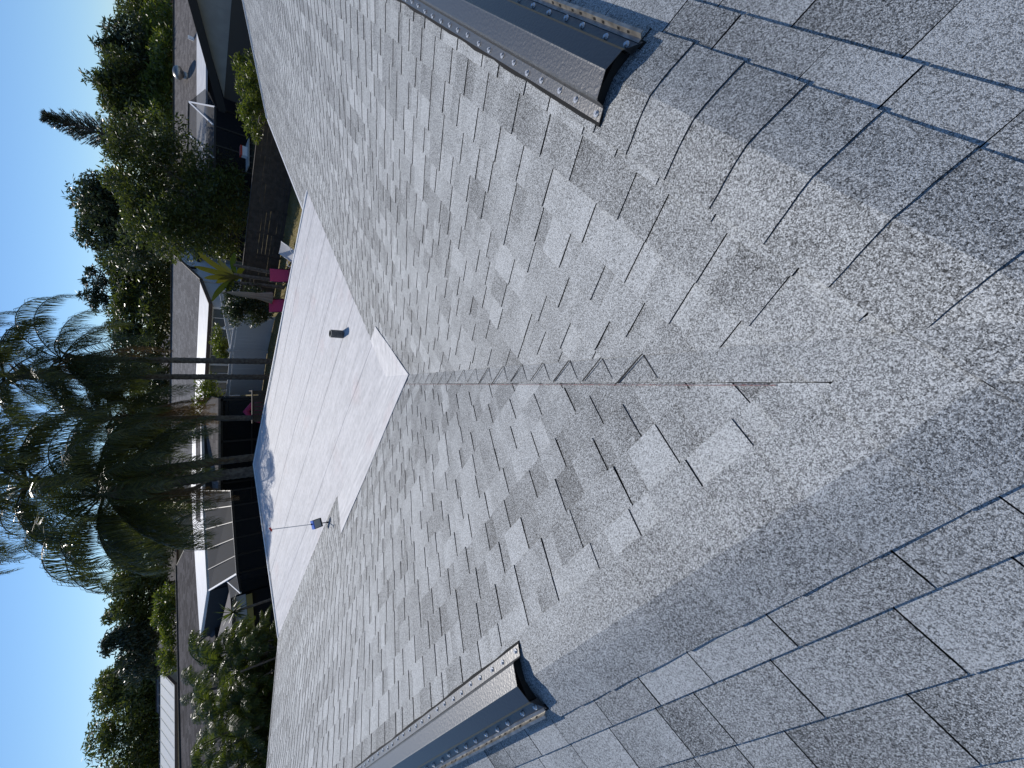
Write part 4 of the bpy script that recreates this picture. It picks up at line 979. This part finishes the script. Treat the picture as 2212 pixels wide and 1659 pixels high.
# palms -------------------------------------------------------------
def frond_mesh(L_, arch, droop, nl, ll, seed, hang=1.0, width=.022):
    """rachis leaves along +X, rises then droops; leaflets hang"""
    rr = random.Random(seed); m = MB(); pts = []; n = 16; a = arch; p = Vector((0, 0, 0)); ds = L_ / n
    for i in range(n + 1):
        pts.append(p.copy()); k = i / n; p = p + Vector((math.cos(a), 0, math.sin(a))) * ds; a -= droop / n * (.5 + 1.3 * k)
    m.tube(pts, [.022 * (1 - .85 * i / n) + .003 for i in range(n + 1)], 5, mi=1)
    def cur(k):
        k = min(.999, max(0, k)) * n; i = int(k); return pts[i].lerp(pts[i + 1], k - i), (pts[i + 1] - pts[i]).normalized()
    for i in range(nl):
        k = .14 + .86 * i / nl; c, d = cur(k)
        for s in (-1, 1):
            env = math.sin(math.pi * min(1, (k * .86 + .12))) ** .6; l = ll * env * rr.uniform(.8, 1.1)
            side = Vector((0, s, 0)); up_ = side.cross(d) * s
            o1 = (side * .8 + d * .55 + up_ * rr.uniform(-.3, .75)).normalized()
            g_ = Vector((0, 0, -1)); q1 = c + o1 * l * .34; d2 = (o1 * (1 - .45 * hang) + g_ * .85 * hang + Vector((0, rr.uniform(-.12, .12), 0))).normalized(); q2_ = q1 + d2 * l * .34
            d3 = (o1 * .25 * (1.3 - hang) + g_ * 1.25 * hang + d * .12 + Vector((rr.uniform(-.1, .1), rr.uniform(-.1, .1), 0))).normalized(); q3 = q2_ + d3 * l * .34
            wv_ = (d * .85 + Vector((0, rr.uniform(-.5, .5), 0))).normalized() * width * .5
            kk = rr.uniform(0, 1); o = len(m.v)
            m.v += [tuple(c - wv_ * .6), tuple(c + wv_ * .6), tuple(q1 + wv_), tuple(q1 - wv_), tuple(q2_ + wv_ * .9), tuple(q2_ - wv_ * .9), tuple(q3)]
            m.f += [(o, o + 1, o + 2, o + 3), (o + 3, o + 2, o + 4, o + 5), (o + 5, o + 4, o + 6)]; m.m += [0, 0, 0]; m.c += [kk] * 7
    return m
def mesh_from(m, name, mats):
    o = m.build(name, mats, None, attr=True); me = o.data; bpy.data.objects.remove(o); return me
FR = [M['frond'], M['frond']]
FM = [mesh_from(frond_mesh(3.9, R(66), R(168), 92, .76, 1, 1, .022), 'frond', FR),
      mesh_from(frond_mesh(3.8, R(42), R(136), 92, .82, 2, 1, .022), 'frond', FR),
      mesh_from(frond_mesh(3.5, R(12), R(105), 90, .82, 3, 1, .022), 'frond', FR),
      mesh_from(frond_mesh(3.5, R(-25), R(62), 86, .76, 4, 1, .022), 'frond', FR),
      mesh_from(frond_mesh(3.2, R(80), R(112), 86, .6, 5, .75, .022), 'frond', FR)]
DM = mesh_from(frond_mesh(3.2, R(-66), R(24), 80, .5, 6), 'frond', [M['frond_brown'], M['dead']])
def put_frond(me, root, loc, az, tilt=0, s=1.0, name='frond'):
    o = bpy.data.objects.new(name, me); C.objects.link(o); o.parent = root; o.location = Vector(loc) - root.location
    o.rotation_euler = (tilt, 0, az); o.scale = (s, s, s); return o
def palm(label, b, crown, r_, spec, seed, ndead=3, lean=0, s=1.0):
    rr = random.Random(seed); t = thing('palm_tree', label, 'palm', b, 'palms beyond the flat roof'); b = Vector(b); c = Vector(crown)
    pts = [b.lerp(c, k / 10) + Vector((lean * math.sin(math.pi * k / 10), 0, 0)) for k in range(11)]
    pts2 = []; rads = []
    for i in range(61):
        k = i / 60 * 10; j = min(9, int(k)); pts2.append(pts[j].lerp(pts[j + 1], k - j)); rads.append(r_ * (1.12 - .22 * i / 60) * (1 + (.07 if i % 2 else -.03)) * (1.25 if i > 54 else 1))
    m = MB(); m.tube(pts2, rads, 12); m.build('trunk', M['palm_trunk'], t, smooth=True)
    m = MB()
    for k in range(16):                       # old sheaths around the crown
        a = rr.uniform(0, 6.28); h0 = rr.uniform(-.8, .1); q = c + Vector((math.cos(a) * r_, math.sin(a) * r_, h0)); d = Vector((math.cos(a), math.sin(a), 1.2)).normalized()
        m.tube([q, q + d * .3, q + d * .55 + Vector((math.cos(a) * .1, math.sin(a) * .1, -.05))], [.06, .045, .01], 5)
    m.build('sheath', M['dead'], t)
    for mi, az, tl, sc_ in spec:
        put_frond(FM[mi], t, c + Vector((0, 0, .1)), R(az), R(tl), sc_ * s)
    for k in range(ndead):
        put_frond(DM, t, c + Vector((0, 0, -.2)), rr.uniform(0, 6.28), 0, s * rr.uniform(.8, 1.1), 'dry_frond')
    return t
def spec_ring(seed, n, top=True):
    rr = random.Random(seed); out = []
    for k in range(n):
        mi = (4, 0, 1, 1, 2, 2, 3, 3)[k % 8]; out.append((mi, k * 137.5 % 360 + rr.uniform(-12, 12), rr.uniform(-12, 12), rr.uniform(.85, 1.1)))
    return out
ca = at(140, 775, 24); palm('slim palm, right one of the pair whose arching fronds hang clear against the sky', (at(595, 781, 24).x, 24, 0), ca, .13,
     [(0, 5, 0, 1.05), (1, -12, 8, 1.0), (2, 8, 0, .9), (0, 100, 0, .8), (4, 60, 0, .9), (1, 150, 0, .9), (2, 200, 0, .9), (3, 270, 0, .9), (3, 330, 5, .9), (2, 300, 0, .95), (1, 250, 0, .9), (4, 190, 0, .9), (3, 200, 0, 1), (3, 20, 0, .9), (3, 100, 0, .9)] + [(3, k_ * 43 % 180 + 90, 0, 1.1) for k_ in range(10)] + [(2, 180, 0, 1), (3, 240, 0, 1.2), (3, 290, 0, 1.2)], 61, 6, s=.92)
cb = at(20, 812, 25); palm('slim palm, left one of the pair, crown cut off by the picture edge', (at(593, 815, 25).x, 25, 0), cb, .13, spec_ring(62, 28), 62, 7, s=1.0)
cc_ = at(235, 1068, 19.8); palm('thick-trunked palm with dead sheaths and long curtains of fronds, left of centre', (at(560, 1022, 19.8).x, 19.8, 0), cc_, .2,
     [(0, 178, 0, 1.1), (1, 172, 5, 1.15), (2, 185, 0, 1.15), (0, 20, 0, 1.05), (1, 10, 0, 1.1), (2, -5, 0, 1.1), (4, 150, 0, 1.05), (4, 60, 0, 1.05), (1, 240, 0, 1.1), (2, 300, 0, 1.1), (3, 330, 0, 1.1), (3, 200, 0, 1.1), (3, 260, 0, 1.1), (3, 160, 0, 1.1), (2, 225, 0, 1.1), (1, 315, 0, 1.1), (0, 265, 0, 1.0), (2, 120, 0, 1), (1, 90, 0, 1), (3, 20, 0, 1.1), (2, 155, 0, 1.1), (3, 180, 0, 1.1), (3, 225, 5, 1.1), (3, 300, 0, 1.1), (3, 0, 0, 1.0), (2, 200, 0, 1.1), (3, 130, 0, 1), (1, 205, 0, 1.1), (1, 340, 0, 1.1), (0, 290, 0, 1.1)] + [(3, k_ * 41 % 360, 0, 1.15) for k_ in range(12)] + [(2, k_ * 47 % 360, 0, 1.1) for k_ in range(9)], 63, 10, .15, s=1.06)
cdd = at(70, 1045, 22); palm('tall palm behind the thick-trunked one, its crown at the top of the view', (at(560, 985, 22).x, 22, 0), cdd, .15, spec_ring(64, 36), 64, 8, s=1.1)
ce = at(250, 905, 23.5); palm('lower palm crown hanging between the slim pair and the thick trunk', (at(560, 905, 23.5).x, 23.6, 0), ce, .12, spec_ring(65, 34), 65, 12, s=1.0)
# papery spathe hanging from the thick palm
m = MB(); q0 = at(345, 1052, 19.4); q1 = at(460, 1030, 19.3); vs = []
for i in range(9):
    k = i / 8; p = q0.lerp(q1, k) + Vector((-.35 * math.sin(k * math.pi) , 0, 0)); w_ = .11 * math.sin(math.pi * (k * .9 + .07)); vs += [p + Vector((-w_, 0, 0)), p + Vector((0, .05, 0)), p + Vector((w_, 0, 0))]
m.add(vs, [(3 * i + j, 3 * i + j + 1, 3 * i + 4 + j, 3 * i + 3 + j) for i in range(8) for j in range(2)])
o = m.build('spathe', M['dead'], [x for x in C.objects if x.name.startswith('palm_tree')][2], smooth=True)

# clumping palms / bamboo at the left, in front of the dark roofed house
def clump(label, cen, n, L_, seed, mts, s, spread=.8, cat='palm clump'):
    rr = random.Random(seed); b = Vector((cen[0], cen[1], 0)); t = thing('palm_clump', label, cat, b)
    for k in range(n):
        a = rr.uniform(0, 6.28); r_ = rr.uniform(0, spread); h0 = cen[2] * rr.uniform(.35, .98); p = b + Vector((math.cos(a) * r_, math.sin(a) * r_, h0))
        if k % 3 == 0:
            m = MB(); m.tube([b + Vector((math.cos(a) * r_ * .4, math.sin(a) * r_ * .4, 0)), p], [.04, .025], 6); m.build('stem', M['bark'], t)
        o = bpy.data.objects.new('frond', mts[k % len(mts)]); C.objects.link(o); o.parent = t; o.location = p - b; o.rotation_euler = (rr.uniform(-.2, .2), 0, a + rr.uniform(-.5, .5)); sc_ = s * rr.uniform(.7, 1.1); o.scale = (sc_,) * 3
YM = [M['banana'], M['banana']]
def cl(seed, arch, dr, ll): return mesh_from(frond_mesh(1.5, R(arch), R(dr), 60, ll, seed, .5, .022), 'frond', [M['frond_y'], M['frond_y']])
M['frond_y'] = leafmat('frond_yellow', (.035, .055, .014), (.12, .145, .03), .4, .35)
CM = [cl(71, 70, 100, .42), cl(72, 45, 110, .45), cl(73, 20, 80, .42)]
p = at(430, 1530, 15.5); clump('broad clump of feathery yellow-green palms at the far left', (p.x - .4, p.y, at(430, 1560, 15.5).z), 230, 1.5, 81, CM, .85, 1.9)
p = at(520, 1450, 14.8); clump('lower feathery palm clump just beyond the left end of the flat roof', (p.x, p.y, at(500, 1450, 14.8).z), 130, 1.3, 82, CM, .75, 1.2)
p = at(500, 1620, 14.6); clump('shaded palm clump at the left edge behind the shingled slope', (p.x - .3, p.y, at(490, 1620, 14.6).z), 110, 1.3, 83, CM, .8, 1.3)
# yucca
rr = random.Random(90); c = at(505, 1322, 15.6); yb = Vector((c.x, c.y, 0)); yc = thing('yucca', 'spiky yucca rosette on a thin stem in front of the grey lanai roof', 'yucca', yb)
m = MB(); m.tube([yb, yb.lerp(c, .5) + Vector((.05, 0, 0)), c], [.06, .05, .04], 8); m.build('stem', M['bark'], yc)
for k in range(46):
    a = rr.uniform(0, 6.28); el = rr.uniform(-.6, 1.3); d = Vector((math.cos(a) * math.cos(el), math.sin(a) * math.cos(el), math.sin(el))); s_ = d.cross(Vector((0, 0, 1))).normalized() * .02; l = rr.uniform(.45, .7)
    m = MB(); q1 = c + d * l * .55; q2_ = c + d * l + Vector((0, 0, -.1)); m.add([c - s_, c + s_, q1 + s_, q1 - s_, q2_], [(0, 1, 2, 3), (3, 2, 4)], 0, [rr.random()] * 5); m.build('leaf', M['frond_y'], yc, attr=True)
# banana plant
rr = random.Random(91); b0 = at(555, 600, 23.4); b0.z = 0; bn = thing('banana_plant', 'banana plant with torn yellow-green leaves in front of the white house', 'banana plant', b0)
for sx in (0, .35, -.3):
    m = MB(); m.tube([b0 + Vector((sx, 0, 0)), b0 + Vector((sx * 1.3, 0, at(505, 600, 23.4).z))], [.11, .07], 9); m.build('stem', M['leaf_stem'] if 'leaf_stem' in M else M['bark'], bn)
def bleaf(p0, p1, p2, w_):
    m = MB(); vs = []; n = 10
    for i in range(n + 1):
        k = i / n; p = p0 * (1 - k) ** 2 + p1 * 2 * k * (1 - k) + p2 * k * k; wd = w_ * math.sin(math.pi * min(1, k * .93 + .05)) ** .6; sd_ = (p2 - p0).cross(Vector((0.2, 1, .2))).normalized()
        vs += [p - sd_ * wd + Vector((0, 0, -.05)), p, p + sd_ * wd + Vector((0, 0, -.05))]
    m.add(vs, [(3 * i + j, 3 * i + j + 1, 3 * i + 4 + j, 3 * i + 3 + j) for i in range(n) for j in range(2)], 0, [rr.uniform(0, 1)] * len(vs)); m.build('leaf', M['banana'], bn, attr=True)
bc_ = at(515, 600, 23.4)
for (x, y) in ((418, 575), (425, 545), (470, 560), (490, 640), (455, 650), (505, 545), (530, 575), (465, 610), (440, 600)):
    e_ = at(x, y, 23.4 + rr.uniform(-.5, .5)); bleaf(bc_ + Vector((0, 0, rr.uniform(-.2, .2))), bc_.lerp(e_, .5) + Vector((0, 0, .3)), e_, .12)
# grass tufts on the lawn by the fence
m = MB(); rr = random.Random(95)
for _ in range(26000):
    x = rr.uniform(-3, 9.5); y = rr.uniform(16.5, 27); L_ = rr.uniform(.03, .09); a = rr.uniform(0, 6.28); o = len(m.v)
    m.v += [(x, y, 0), (x + .012 * math.cos(a), y + .012 * math.sin(a), 0), (x + rr.uniform(-.03, .03), y + rr.uniform(-.03, .03), L_)]; m.f.append((o, o + 1, o + 2)); m.m.append(0); k = rr.random(); m.c += [k, k, k]
M['grass'] = leafmat('grass_blade', (.14, .13, .03), (.26, .21, .08), .3, .6)
m.build('grass', M['grass'], attr=True, kind='stuff')
# distant wood closing the view
m = MB(); rr = random.Random(99)
for k in range(70):
    x = -110 + k * 3.3 + rr.uniform(-1, 1); y = rr.uniform(78, 92); h = rr.uniform(2.2, 4.2)
    leaves(m, (x, y, H - 2.5 + h * .3), (3.4, 2.5, h * .8 + 1.2), 420, .6, rr, 1.5, (0, .6), .6)
wd_ = m.build('far_wood', M['leaf_dark'], attr=True, kind='stuff')
